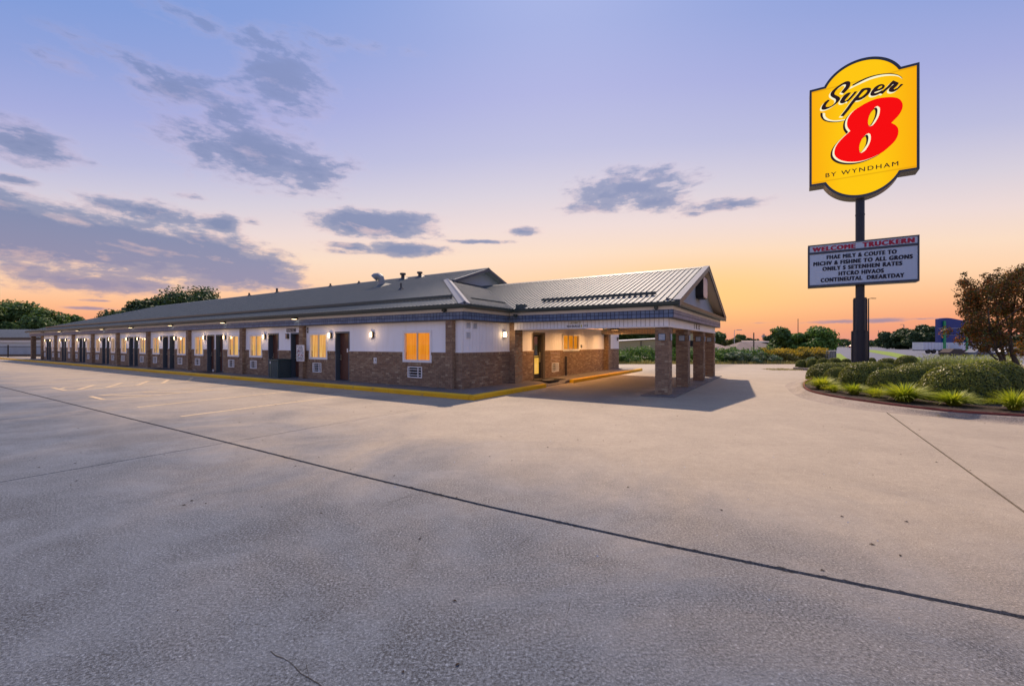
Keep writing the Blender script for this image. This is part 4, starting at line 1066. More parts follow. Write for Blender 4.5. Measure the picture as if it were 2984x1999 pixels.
# painted parking lines
def line(pts, w_=.11, z=.004):
    mb = MB()
    for a, b in zip(pts, pts[1:]):
        A = Vector(bw(*a)[:2]); Bv = Vector(bw(*b)[:2]); d = (Bv-A).normalized(); n = Vector((-d.y, d.x))*w_/2
        mb.add([tuple(A-n)+(z,), tuple(Bv-n)+(z,), tuple(Bv+n)+(z,), tuple(A+n)+(z,)], [(0, 1, 2, 3)])
    return part('painted_line', mb, M_STRIPE, lot)
line([(-2.46, -7.4), (-2.86, -1.5)]); line([(-5.2, -7.38), (-5.45, -4.66), (-5.62, -1.5)])
line([(-9.55, -7.28), (-8.14, -7.32)], .12, .008); line([(-8.14, -7.32), (-8.16, -6.05), (-8.68, -3.11), (-8.9, -1.5)]); line([(-9.7, -7.04), (-10.21, -3.33), (-10.35, -1.6)])
for p_ in (((-9.7, -7.04), (-8.16, -6.1)), ((-9.64, -5.87), (-8.25, -5.21)), ((-9.6, -4.75), (-8.4, -4.15))): line(list(p_), .11, .008)
line([(-12.77, -7.18), (-12.87, -6.72), (-13.57, -3.15), (-13.9, -1.6)], .12); line([(-14.64, -7.16), (-12.77, -7.18)], .12, .008); line([(-14.48, -6.82), (-15.43, -3.68), (-16.0, -1.6)], .12); line([(-13.92, -7.08), (-14.48, -6.82)], .11, .006)
for p_ in (((-12.78, -6.86), (-14.75, -5.91)), ((-12.98, -5.99), (-14.95, -4.99)), ((-13.2, -4.97), (-15.2, -3.97)), ((-13.35, -4.06), (-15.3, -3.17)), ((-13.77, -2.95), (-15.9, -1.95))): line(list(p_), .13, .008)
for u in (-18.2, -21, -23.8, -26.6, -29.4, -32.2, -35, -37.8, -40.6, -43.4, -46.2, -49): line([(u, -7.2), (u-.2, -1.6)])

# walkway and kerbs
mb = MB(); mb.box(-70, .0, -1.14, .0, -.1, WZ); mb.box(0, 1.34, -1.14, 3.35, -.1, WZ); mb.box(0, 1.36, 5.55, DEP+.6, -.1, WZ); mb.box(-59.5, -54.9, 0, DEP, -.1, WZ)
mb.add([(0, 3.35, WZ), (1.34, 3.35, WZ), (1.34, 3.7, .02), (1.36, 5.2, .02), (1.36, 5.55, WZ), (0, 5.55, WZ), (.55, 4.0, WZ), (.55, 5.0, WZ), (1.34, 3.35, -.1), (1.36, 5.55, -.1), (1.34, 3.7, -.1), (1.36, 5.2, -.1)],
       [(0, 1, 6), (1, 2, 6), (6, 2, 3, 7), (7, 3, 4), (7, 4, 5), (0, 6, 7, 5), (1, 8, 10, 2), (2, 10, 11, 3), (3, 11, 9, 4)])
walk = struct('walkway', mb, M_CONC2, m=BM)
kerb = bpy.data.objects.new('kerb', None); COL.objects.link(kerb); kerb['kind'] = 'structure'; kerb.matrix_world = BM
cuts = [-70, -58, -50.5, -41, -34.2, -28.6, -23, -19.6, -16.1, -12.6, -10.2, -5.9, -2.2, 1.36]
for a, b in zip(cuts, cuts[1:]):
    mb = MB(); mb.prism([(-1.36+.02, -.1), (-1.36, .12), (-1.33, .15), (-1.18, .152), (-1.15, .14), (-1.15, -.1)], a+.008, b-.008, 'x'); part('kerb_stone', mb, M_YELLOW, kerb)
for a, b in ((-1.355, .8), (.8, 3.3), (5.7, 9.2), (9.2, 12.6), (12.6, 16.2)):
    x = 1.37 if a < 4 else 1.42
    mb = MB(); mb.prism([(x+.165, -.1), (x+.18, .12), (x+.15, .15), (x+.01, .152), (x-.01, .14), (x-.01, -.1)], a+.008, b-.008, 'y'); part('kerb_stone', mb, M_YELLOW, kerb)
mb = MB(); mb.box(5.45, 6.52, 2.55, 13.6, -.05, .03); struct('column_plinth', mb, M_CONC2, m=BM)
t = thing('door_mat', 'black mat with pale worn oval in front of the office door', 'mat', at(.15, 5.0, WZ-.0))
mb = MB(); mb.box(0, .95, -.6, 1.0, .001, .016); part('mat', mb, M_MAT, t)
mb = MB(); mb.prism([(.5+.2*math.cos(k*.3927), .15+.42*math.sin(k*.3927)) for k in range(16)], .0165, .018); part('emblem', mb, M_GREYMET, t)
for i, (u, w_) in enumerate(((-18.0, 2.0), (-24.3, 2.0), (-30.3, 1.8), (-36.2, 1.7), (-42.1, 1.6), (-47.6, 1.5))):
    t = thing('door_mat', 'long dark mat at the doors of the %s wall bay from the corner' % ['third', 'fourth', 'fifth', 'sixth', 'seventh', 'eighth'][i], 'mat', at(u, -.08, WZ), 'mats in front of the room doors')
    mb = MB(); mb.box(-w_/2, w_/2, -.75, 0, .001, .014); part('mat', mb, M_MAT, t)
    if i < 1: mb = MB(); mb.box(-w_/2+.08, w_/2-.08, -.67, -.08, .0145, .017); part('tread', mb, M_BLACK, t)
t = thing('paper_cup', 'small white paper cup on the walkway between two doors', 'cup', at(-18.0, -.10, WZ)); mb = MB(); mb.tube([(0, 0, 0), (0, 0, .13)], [.035, .045], 12); part('cup', mb, M_WTRIM, t); mb = MB(); mb.tube([(0, 0, .13), (0, 0, .14)], .047, 12); part('lid', mb, M_WTRIM, t)

# ---- planting island on the right with rolled kerb and red edging
red = [(14.5, 20.8), (12.2, 18.2), (10.89, 16.35), (10.06, 14.93), (9.67, 13.89), (9.51, 12.8), (9.56, 11.95), (9.72, 11.07), (10.09, 10.14), (10.56, 9.73), (11.06, 9.45), (12.6, 8.8), (15, 8.2), (22, 7.4), (34, 7)]
toe = [(14.1, 21.3), (11.6, 18.5), (10.35, 16.4), (9.45, 14.6), (9.05, 13.3), (8.98, 12.1), (9.07, 11.33), (9.35, 10.75), (9.82, 10.27), (10.24, 9.66), (10.75, 9.18), (12.3, 8.45), (14.8, 7.8), (22, 7.0), (34, 6.6)]
def smooth(pts, n):
    pts = [Vector(p) for p in pts]; out = []
    for i in range(len(pts)-1):
        p0, p1, p2, p3 = pts[max(i-1, 0)], pts[i], pts[i+1], pts[min(i+2, len(pts)-1)]
        for k in range(n):
            t_ = k/n; out.append(.5*((2*p1)+(p2-p0)*t_+(2*p0-5*p1+4*p2-p3)*t_*t_+(3*p1-p0-3*p2+p3)*t_**3))
    out.append(pts[-1]); return out
rs, ts = smooth(red, 8), smooth(toe, 8)
prof = [(0, .001), (.30, .012), (.52, .045), (.68, .10), (.80, .132), (.97, .14), (1.0, .05)]
def kerb_run(i0, i1):
    mb = MB(); n = len(prof); vs_ = []
    for i in range(i0, i1+1):
        for (t_, z) in prof: q = ts[i].lerp(rs[i], t_); vs_.append((q.x, q.y, z))
    fs = [(k*n+j, k*n+j+1, (k+1)*n+j+1, (k+1)*n+j) for k in range(i1-i0) for j in range(n-1)]
    mb.add(vs_, fs); return mb
isl = bpy.data.objects.new('planting_island', None); COL.objects.link(isl); isl['kind'] = 'structure'
for a, b in ((0, 24), (24, 62), (62, len(rs)-1)): part('rolled_kerb', kerb_run(a, b), M_CONC3, isl, smooth=True, recalc=True)
mb = MB(); vs_ = []
for q, p in zip(rs, ts):
    d = (q-p).normalized()
    for (a, z) in ((0, .1), (0, .19), (.045, .19), (.045, .1)): r_ = q+d*a; vs_.append((r_.x, r_.y, z+random.uniform(-.004, .004)))
fs = [(k*4+j, k*4+j+1, (k+1)*4+j+1, (k+1)*4+j) for k in range(len(rs)-1) for j in range(3)]
mb.add(vs_, fs); part('red_edging', mb, M_REDEDGE, isl, recalc=True)
mul = [(q.x, q.y) for q in rs]+[(40, 7), (40, 32), (20.4, 31.0), (18.9, 29.2), (19.6, 27.2), (17.2, 24.0)]
mb = MB(); mb.prism(mul, -.1, .12); part('mulch', mb, M_MULCH, isl, recalc=True)
mb = MB(); bp = [(17.2, 24.0), (19.6, 27.2), (18.9, 29.2), (20.4, 31.0), (30, 31.4)]
for a, b in zip(bp, bp[1:]):
    A = Vector(a); Bv = Vector(b); d = (Bv-A).normalized(); n = Vector((-d.y, d.x))*.12
    mb.prism([tuple(A-n), tuple(Bv-n), tuple(Bv+n), tuple(A+n)], -.1, .15)
part('island_kerb', mb, M_CONC3, isl)
# dead grass tuft in the kerb joint
mb = MB(); gx, gy = 10.05, 10.3

# ================================================================= pylon sign
SG = {"S":[[-0.819,16.824],[-0.673,16.963],[-0.549,17.121],[-0.505,17.304],[-0.527,17.424],[-0.617,17.495],[-0.74,17.507],[-0.922,17.452],[-1.127,17.347],[-1.311,17.219],[-1.438,17.087],[-1.48,16.957],[-1.45,16.847],[-1.357,16.733],[-1.242,16.626],[-1.207,16.53],[-1.23,16.423],[-1.334,16.311],[-1.473,16.237],[-1.613,16.235],[-1.695,16.273],[-1.707,16.334],[-1.66,16.436],[-1.566,16.552],[-1.508,16.621],[-1.601,16.677],[-1.73,16.601],[-1.848,16.462],[-1.919,16.309],[-1.919,16.194],[-1.848,16.13],[-1.73,16.11],[-1.543,16.142],[-1.334,16.225],[-1.127,16.364],[-1.013,16.5],[-1.001,16.582],[-1.047,16.681],[-1.173,16.805],[-1.265,16.89],[-1.276,16.965],[-1.23,17.08],[-1.104,17.211],[-0.922,17.324],[-0.808,17.359],[-0.718,17.33],[-0.729,17.235],[-0.808,17.118],[-0.899,17.005],[-0.967,16.918]],"u":[[-0.605,16.801],[-0.476,16.775],[-0.561,16.646],[-0.695,16.489],[-0.774,16.386],[-0.763,16.34],[-0.673,16.37],[-0.538,16.498],[-0.426,16.633],[-0.304,16.778],[-0.178,16.738],[-0.293,16.592],[-0.471,16.394],[-0.639,16.252],[-0.684,16.302],[-0.786,16.248],[-0.899,16.245],[-0.99,16.294],[-1.013,16.386],[-0.978,16.461],[-0.876,16.629],[-0.763,16.736]],"p":[[0.026,16.814],[0.222,16.827],[0.362,16.791],[0.449,16.723],[0.449,16.613],[0.384,16.467],[0.233,16.32],[0.037,16.212],[-0.117,16.189],[-0.238,16.211],[-0.36,16.079],[-0.583,15.751],[-0.831,15.448],[-0.99,15.499],[-0.74,15.824],[-0.426,16.268],[-0.161,16.579]],"p_hole":[[0.265,16.684],[0.179,16.697],[0.037,16.574],[-0.073,16.441],[-0.117,16.356],[-0.029,16.344],[0.102,16.415],[0.233,16.541],[0.28,16.637]],"e":[[0.832,16.827],[0.99,16.798],[1.078,16.688],[1.043,16.563],[0.895,16.487],[0.62,16.449],[0.603,16.405],[0.662,16.381],[0.79,16.396],[0.959,16.453],[1.001,16.386],[0.874,16.302],[0.726,16.251],[0.534,16.255],[0.438,16.326],[0.427,16.426],[0.491,16.572],[0.641,16.745]],"e_hole":[[0.948,16.716],[0.832,16.698],[0.747,16.601],[0.811,16.581],[0.938,16.637],[0.969,16.696]],"r":[[1.448,16.873],[1.673,16.674],[1.673,16.593],[1.581,16.474],[1.468,16.375],[1.499,16.338],[1.622,16.381],[1.785,16.557],[1.896,16.508],[1.765,16.389],[1.602,16.252],[1.437,16.209],[1.293,16.268],[1.251,16.362],[1.293,16.484],[1.448,16.625],[1.478,16.655],[1.437,16.655],[1.293,16.511],[1.126,16.374],[0.98,16.234],[0.853,16.308],[1.001,16.44],[1.189,16.599],[1.334,16.769]],"sw1":[[-0.415,17.219],[-0.073,17.347],[0.319,17.441],[0.769,17.444],[1.189,17.365],[1.499,17.242],[1.704,17.094],[1.826,16.933],[1.872,16.805],[1.785,16.959],[1.663,17.094],[1.458,17.216],[1.168,17.325],[0.769,17.39],[0.341,17.365],[-0.051,17.256],[-0.4,17.136]],"sw1w":[[-0.583,16.991],[-0.471,17.139],[-0.4,17.136],[-0.051,17.256],[0.341,17.365],[0.769,17.39],[1.168,17.325],[1.458,17.216],[1.663,17.094],[1.785,16.959],[1.856,16.829],[1.704,17.0],[1.499,17.121],[1.189,17.223],[0.79,17.273],[0.362,17.247],[-0.029,17.152],[-0.338,17.068]],"sw2":[[-1.971,15.991],[-1.867,15.933],[-1.86,15.772],[-1.801,15.582],[-1.66,15.427],[-1.45,15.312],[-1.196,15.228],[-0.99,15.2],[-0.774,15.189],[-0.808,15.17],[-1.013,15.164],[-1.288,15.205],[-1.566,15.301],[-1.801,15.452],[-1.931,15.647],[-1.985,15.836]],"sw2w":[[-1.829,15.936],[-1.742,15.897],[-1.742,15.767],[-1.695,15.639],[-1.566,15.488],[-1.38,15.365],[-1.15,15.293],[-0.922,15.266],[-0.74,15.245],[-0.786,15.192],[-1.196,15.228],[-1.45,15.312],[-1.66,15.427],[-1.801,15.582],[-1.867,15.774],[-1.867,15.933]],"8":[[1.289,15.946],[1.489,15.872],[1.663,15.761],[1.787,15.594],[1.856,15.378],[1.848,15.153],[1.762,14.917],[1.614,14.698],[1.364,14.44],[1.514,14.301],[1.639,14.104],[1.676,13.866],[1.639,13.615],[1.514,13.352],[1.289,13.112],[0.985,12.855],[0.652,12.701],[0.261,12.589],[-0.136,12.561],[-0.54,12.628],[-0.868,12.76],[-1.117,12.954],[-1.256,13.177],[-1.284,13.391],[-1.242,13.624],[-1.117,13.87],[-0.923,14.098],[-0.676,14.327],[-0.513,14.472],[-0.622,14.672],[-0.671,14.891],[-0.649,15.159],[-0.54,15.402],[-0.351,15.621],[-0.083,15.781],[0.235,15.924],[0.6,16.016],[0.96,16.013]],"h1w":[[0.755,15.587],[0.845,15.477],[0.858,15.274],[0.806,14.99],[0.678,14.726],[0.548,14.545],[0.431,14.499],[0.353,14.547],[0.314,14.692],[0.327,14.923],[0.379,15.177],[0.483,15.382],[0.6,15.498],[0.678,15.576]],"h1d":[[0.678,15.533],[0.734,15.443],[0.747,15.273],[0.703,15.019],[0.6,14.781],[0.47,14.549],[0.405,14.51],[0.353,14.547],[0.314,14.692],[0.327,14.923],[0.379,15.177],[0.483,15.382],[0.587,15.486]],"h1y":[[0.574,15.439],[0.626,15.408],[0.647,15.268],[0.626,15.041],[0.548,14.795],[0.444,14.59],[0.379,14.534],[0.327,14.621],[0.319,14.858],[0.379,15.144],[0.483,15.348]],"h2w":[[0.353,14.111],[0.423,14.026],[0.444,13.82],[0.405,13.562],[0.287,13.289],[0.156,13.102],[0.01,13.025],[-0.056,13.074],[-0.096,13.246],[-0.083,13.514],[-0.016,13.734],[0.09,13.927],[0.235,14.075]],"h2d":[[0.261,14.051],[0.314,13.987],[0.335,13.814],[0.287,13.524],[0.156,13.287],[0.024,13.082],[-0.016,13.051],[-0.056,13.084],[-0.096,13.246],[-0.083,13.514],[-0.016,13.734],[0.09,13.927],[0.169,14.007]],"h2y":[[0.187,13.969],[0.222,13.876],[0.235,13.705],[0.195,13.446],[0.103,13.232],[0.01,13.085],[-0.043,13.081],[-0.088,13.21],[-0.083,13.48],[-0.016,13.717],[0.09,13.91]]}
PC = Vector((21.0, 26.4, 0)); SM = Matrix.Translation(PC) @ Matrix.Rotation(ROT, 4, 'Z')
pyl = thing('pylon_sign', 'tall yellow lit sign with script word and big red 8 on dark pole', 'sign', SM)
mb = MB(); mb.tube([(0, 0, -.1), (0, 0, 11.0)], .225, 24); part('pole', mb, M_POLE, pyl, smooth=False)
mb = MB(); mb.tube([(0, 0, -.1), (0, 0, 2.46)], .40, 24); mb.box(-.42, .42, -.16, .16, -.05, 2.46); part('pole_sleeve', mb, M_POLE, pyl)
mb = MB(); mb.tube([(0, 0, 2.46), (0, 0, 4.45)], .31, 24); mb.box(-.335, .335, -.13, .13, 2.46, 4.42); part('pole_sleeve', mb, M_POLE, pyl)
for z in (2.46, 4.45): mb = MB(); mb.tube([(0, 0, z), (0, 0, z+.04)], .325 if z > 3 else .42, 24); part('pole_collar', mb, M_POLE, pyl)
mb = MB(); mb.tube([(0, 0, 9.45), (0, 0, 9.52)], .24, 24); part('pole_collar', mb, M_POLE, pyl)
# cabinet outline: square with a circle behind it
ccx, ccz, cr = 0.02, 14.53, 4.07
def cab_outline(sx0, sx1, sz0, sz1, r):
    xs_ = math.sqrt(max(0, r*r-(sz1-ccz)**2)); pts = [(sx0, sz1), (ccx-xs_, sz1)]
    a0_ = math.atan2(sz1-ccz, -xs_); a1_ = math.atan2(sz1-ccz, xs_)
    for i in range(1, 24): a = a0_+(a1_-a0_)*i/24; pts.append((ccx+r*math.cos(a), ccz+r*math.sin(a)))
    pts += [(ccx+xs_, sz1), (sx1, sz1), (sx1, sz0)]
    xb = math.sqrt(max(0, r*r-(sz0-ccz)**2)); pts.append((ccx+xb, sz0))
    a0_ = math.atan2(sz0-ccz, xb); a1_ = math.atan2(sz0-ccz, -xb)
    for i in range(1, 24): a = a0_+(a1_-a0_)*i/24; pts.append((ccx+r*math.cos(a), ccz+r*math.sin(a)))
    pts += [(ccx-xb, sz0), (sx0, sz0)]
    return pts[::-1]
def arc_outline(x0, x1, z0, z1, hc, sag, inset=0.0):
    """square with shallow circular arcs on top and below"""
    r = (hc*hc+sag*sag)/(2*sag); pts = [(x0, z0)]
    pts.append((-hc, z0)); c_ = z0-sag+r; a = math.asin(hc/r)
    pts += [(r*math.sin(-a+2*a*i/28), c_-r*math.cos(-a+2*a*i/28)) for i in range(1, 28)]
    pts += [(hc, z0), (x1, z0), (x1, z1), (hc, z1)]
    c_ = z1+sag-r
    pts += [(r*math.sin(a-2*a*i/28), c_+r*math.cos(a-2*a*i/28)) for i in range(1, 28)]
    pts += [(-hc, z1), (x0, z1)]
    return pts
OUT = arc_outline(-2.53, 2.58, 11.53, 17.53, 1.79, 1.10)
INN = arc_outline(-2.42, 2.46, 11.645, 17.40, 1.70, 1.08)
mb = MB(); mb.prism(OUT, -.47, .50, 'y'); part('cabinet', mb, M_CABUND, pyl)
mb = MB(); n = len(OUT); vs_ = [(p[0], -.472, p[1]) for p in OUT]+[(p[0], -.52, p[1]) for p in OUT]+[(p[0], -.52, p[1]) for p in INN]+[(p[0], -.472, p[1]) for p in INN]
mb.add(vs_, [(a+n*k, (a+1) % n+n*k, (a+1) % n+n*((k+1) % 4), a+n*((k+1) % 4)) for k in range(4) for a in range(n)]); part('retaining_frame', mb, M_CABINET, pyl, recalc=True)
def face_b(t):
    q = t.node('ShaderNodeTexCoord').outputs['Object']; s_ = t.node('ShaderNodeSeparateXYZ', {0: q})
    # tubes behind the plastic: the middle glows a little more, the edge is more orange
    dx = t.math('ABSOLUTE', t.math('DIVIDE', s_.outputs[0], 2.6)); n = t.noise(q, .6, 3); 
    c = t.mix(t.ramp(dx, [(.35, 0.0), (1.0, 1.0)]), lin((255, 202, 8)), lin((252, 172, 4)))
    c = t.mix(t.math('MULTIPLY', n, .25), c, lin((246, 170, 6)))
    for zz in (17.35, 11.72):
        d = t.math('ABSOLUTE', t.math('SUBTRACT', s_.outputs[2], zz)); c = t.mix(t.ramp(d, [(0, .4), (.055, 0.0)]), c, lin((170, 110, 8)))
    return bsdf(t, (.01, .01, .01), .6, 0, .02, emit=c, es=1.0)
M_SY = material('sign_face_yellow', face_b)
mb = MB(); mb.prism(INN, -.49, -.473, 'y'); part('face', mb, M_SY, pyl)
def lit(name, c, s_=.95): return material(name, lambda t: bsdf(t, (.01, .01, .01), .6, 0, .02, emit=c, es=s_))
M_SR = lit('sign_red', lin((246, 4, 4)), 1.0); M_SW = lit('sign_cream', lin((255, 246, 205)), .98); M_SK = lit('sign_dark', lin((44, 26, 32)), .8)
M_SYL = lit('sign_yellow_inner', lin((255, 202, 8)), .97)
def csmooth(p, n=3):
    P = [Vector(q) for q in p]; out = []; N = len(P)
    for i in range(N):
        p0, p1, p2, p3 = P[i-1], P[i], P[(i+1) % N], P[(i+2) % N]
        sharp = (p1-p0).angle(p2-p1, 0) > 1.0 or (p2-p1).angle(p3-p2, 0) > 1.0
        for k in range(n if not sharp else 1):
            t_ = k/n; out.append(tuple(.5*((2*p1)+(p2-p0)*t_+(2*p0-5*p1+4*p2-p3)*t_*t_+(3*p1-p0-3*p2+p3)*t_**3)))
    return out
def logo(name, keys, y0, y1, mat, off=(0, 0), label=None):
    mb = MB()
    for k in keys:
        p = csmooth([(a+off[0], b+off[1]) for a, b in SG[k]]); mb.prism(p, y0, y1, 'y')
    return part(name, mb, mat, pyl, label=label)
logo('script_word_outline', ['S', 'u', 'p', 'e', 'r'], -.497, -.491, M_SW, (-.075, -.062))
logo('swoosh', ['sw1w', 'sw2w'], -.4945, -.4905, M_SW)
logo('swoosh', ['sw1', 'sw2'], -.4985, -.4915, M_SK)
logo('script_word', ['S', 'u', 'p', 'e', 'r'], -.508, -.4975, M_SK)
logo('letter_opening', ['p_hole', 'e_hole'], -.511, -.5085, M_SYL)
logo('numeral_shadow', ['8'], -.512, -.4992, M_SK, (-.19, -.118))
logo('numeral_outline', ['8'], -.519, -.5125, M_SW, (-.095, -.045))
logo('numeral', ['8'], -.528, -.5195, M_SR)
logo('numeral_opening', ['h1w', 'h2w'], -.531, -.5285, M_SW); logo('numeral_opening', ['h1d', 'h2d'], -.534, -.5315, M_SK); logo('numeral_opening', ['h1y', 'h2y'], -.537, -.5345, M_SYL)
text_mesh('lettering', 'BY WYNDHAM', 3.40, .25, M_SK, pyl, Matrix.Translation((-1.722, -.491, 11.93)), .012, .008, 1.3)

brd = thing('message_board', 'grey letter board with red and navy text mounted on the sign pole', 'sign board', SM @ Matrix.Translation((0, 0, 5.26)))
def bz(z): return z-5.26
mb = MB(); mb.box(-2.61, 2.58, -.43, .43, bz(5.26), bz(7.85)); part('cabinet', mb, M_CABINET, brd)
mb = MB()
mb.box(-2.62, -2.53, -.47, -.431, bz(5.25), bz(7.86)); mb.box(2.51, 2.59, -.47, -.431, bz(5.25), bz(7.86)); mb.box(-2.53, 2.51, -.47, -.431, bz(7.79), bz(7.86)); mb.box(-2.53, 2.51, -.47, -.431, bz(5.25), bz(5.37)); mb.box(-2.53, 2.51, -.468, -.431, bz(7.27), bz(7.41))
part('frame', mb, M_CABINET, brd, bevel=.008)
mb = MB(); mb.box(-2.53, 2.51, -.445, -.4315, bz(5.37), bz(7.27)); mb.box(-2.53, 2.51, -.445, -.4315, bz(7.41), bz(7.79)); part('panel', mb, M_BOARD, brd)
for s, x0, x1, z0, z1, m_ in (('WELCOME', -2.39, -.25, 7.45, 7.70, M_TXTR), ('TRUCKERN', .06, 2.39, 7.455, 7.725, M_TXTR), ('FHAE MILY & COUTE TO', -1.67, 1.62, 6.91, 7.14, M_TXT), ('MICHV & FISHNE TO ALL GRONS', -2.34, 2.31, 6.56, 6.79, M_TXT),
                      ('ONILY S SETENHEN RATES', -1.88, 1.86, 6.22, 6.45, M_TXT), ('HTCRO HIVAOS', -1.08, 1.05, 5.87, 6.10, M_TXT), ('CONTINEUTAL  DREARTDAY', -1.97, 1.95, 5.53, 5.76, M_TXT)):
    o = text_mesh('lettering', s, x1-x0, z1-z0+.02, m_, brd, Matrix.Translation((x0, -.446, bz(z0)-.01)), .085, .01, 1.2)

# ================================================================= plants
def leaf_mat(name, stops, rough=.55, trans=.25):
    def b(t):
        g_ = t.node('ShaderNodeNewGeometry'); oi = t.node('ShaderNodeObjectInfo')
        n = t.noise(g_.outputs['Position'], 1.1, 3)
        r = t.math('ADD', t.math('MULTIPLY', g_.outputs['Random Per Island'], .62), t.math('MULTIPLY', t.math('SUBTRACT', n, .3), .75))
        c = t.ramp(r, stops)
        d = bsdf(t, c, rough, 0, .35)
        tl = t.node('ShaderNodeBsdfTranslucent', {'Color': t.mix(1.0, c, (1.3, 1.35, .6), 'MULTIPLY')}).outputs[0]
        return t.node('ShaderNodeMixShader', {0: trans, 1: d, 2: tl}).outputs[0]
    return material(name, b)
M_BOX = leaf_mat('boxwood_leaf', [(0, (.06, .08, .012)), (.45, (.15, .17, .024)), (.75, (.27, .27, .04)), (1, (.46, .42, .11))], .4, .3)
M_BOXY = leaf_mat('golden_boxwood_leaf', [(0, (.12, .13, .02)), (.5, (.26, .25, .03)), (1, (.42, .37, .08))], .4, .3)
M_BLADE = leaf_mat('grass_blade', [(0, (.2, .26, .02)), (.5, (.38, .42, .04)), (.85, (.6, .55, .08)), (1, (.72, .60, .2))], .5, .4)
M_TREE = leaf_mat('tree_leaf', [(0, (.035, .075, .022)), (.5, (.08, .145, .038)), (1, (.16, .22, .06))], .6, .25)
M_TREED = leaf_mat('dark_tree_leaf', [(0, (.02, .045, .018)), (.5, (.042, .08, .028)), (1, (.08, .125, .045))], .6, .2)
M_HEDGE = leaf_mat('wild_shrub_leaf', [(0, (.04, .09, .018)), (.5, (.10, .19, .035)), (1, (.19, .30, .075))], .6, .3)
M_HEDGEB = leaf_mat('bluegreen_shrub_leaf', [(0, (.06, .11, .06)), (.5, (.12, .18, .11)), (1, (.24, .30, .2))], .6, .3)
M_GOLD = leaf_mat('goldenrod_flower', [(0, (.26, .18, .02)), (.5, (.56, .38, .03)), (1, (.70, .52, .06))], .6, .3)
M_OLIVE = leaf_mat('olive_shrub_leaf', [(0, (.06, .06, .015)), (.5, (.12, .12, .03)), (1, (.22, .19, .06))], .6, .3)
M_DRY = leaf_mat('dry_grass_blade', [(0, (.16, .14, .05)), (.5, (.30, .25, .10)), (1, (.48, .40, .2))], .7, .3)
M_WILD = leaf_mat('wild_grass_blade', [(0, (.14, .18, .04)), (.5, (.28, .32, .11)), (.8, (.45, .46, .24)), (1, (.75, .72, .58))], .6, .4)
M_MAPLE = leaf_mat('maple_leaf', [(0, (.05, .025, .025)), (.2, (.12, .05, .035)), (.34, (.13, .13, .035)), (.5, (.19, .17, .04)), (.62, (.28, .11, .035)), (.76, (.55, .17, .035)), (.9, (.72, .32, .05)), (1, (.8, .45, .08))], .5, .35)
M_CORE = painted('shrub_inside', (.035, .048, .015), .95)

def leaves(centers, normals, size, aspect=.55, jitter=.8):
    """quads with random tilt round the given normals"""
    n = len(centers); nr = normals+rng.normal(0, jitter, (n, 3)); nr /= np.linalg.norm(nr, axis=1)[:, None]+1e-9
    a = np.cross(nr, rng.normal(0, 1, (n, 3))); a /= np.linalg.norm(a, axis=1)[:, None]+1e-9
    b = np.cross(nr, a); s = size*rng.uniform(.6, 1.3, (n, 1))
    c = centers; V_ = np.stack([c-a*s, c+b*s*aspect-a*s*.1, c+a*s, c-b*s*aspect-a*s*.1], 1).reshape(-1, 3)
    return V_
def leaf_mesh(name, V_, mat):
    n = len(V_)//4; m = bpy.data.meshes.new(name); m.vertices.add(len(V_)); m.vertices.foreach_set('co', V_.astype(np.float32).ravel())
    m.loops.add(n*4); m.loops.foreach_set('vertex_index', np.arange(n*4)); m.polygons.add(n); m.polygons.foreach_set('loop_start', np.arange(n)*4)
    m.materials.append(mat); m.update(calc_edges=True); m.validate(); return m
def sph(n):
    v = rng.normal(0, 1, (n, 3)); return v/np.linalg.norm(v, axis=1)[:, None]
def mound_core(rx, ry, rz, k=.93):
    mb = MB(); seg, rg = 20, 8; vs_ = []
    for i in range(rg+1):
        a = math.pi/2*i/rg
        for j in range(seg): b = 2*math.pi*j/seg; vs_.append((rx*k*math.cos(a)**.7*math.cos(b), ry*k*math.cos(a)**.7*math.sin(b), rz*k*math.sin(a)))
    fs = [(i*seg+j, i*seg+(j+1) % seg, (i+1)*seg+(j+1) % seg, (i+1)*seg+j) for i in range(rg) for j in range(seg)]
    mb.add(vs_, fs); return mb
def mound_mesh(name, n, mat, lump, leaf):
    d = sph(n); d[:, 2] = np.abs(d[:, 2])
    p = d.copy(); hh = np.sqrt(1-np.clip(d[:, 2], 0, 1)**2)
    p[:, :2] *= (np.maximum(hh, 1e-3)**(-.3))[:, None]
    lum = 1+lump*(np.sin(d[:, 0]*5+1)*np.sin(d[:, 1]*4+2)+.6*np.sin(d[:, 0]*9+d[:, 1]*7))
    p *= lum[:, None]*rng.normal(1, .012, (n, 1))
    return leaf_mesh(name, leaves(p, d, leaf, .65, .5), mat)
BOXM = [mound_mesh('foliage', 12000, M_BOX, .015+.008*i, .028) for i in range(3)]
BOXY = [mound_mesh('foliage', 12000, M_BOXY, .02, .024)]
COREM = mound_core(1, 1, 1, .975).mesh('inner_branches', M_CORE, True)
def boxwood(x, y, w_, h_, label, kindm=None, dep=None, z=.12, grp='clipped boxwood mounds in the planting island'):
    t = thing('boxwood_shrub', label, 'shrub', wat(x, y, z, random.uniform(0, 6)), grp)
    rx = w_/2; ry = (dep or w_*.85)/2
    for nm, me in (('inner_branches', COREM), ('foliage', kindm or random.choice(BOXM))):
        o = link(nm, me, t); o.scale = (rx*.93, ry*.9, h_*1.12)
    t.rotation_euler[2] = ROT*.5
    return t
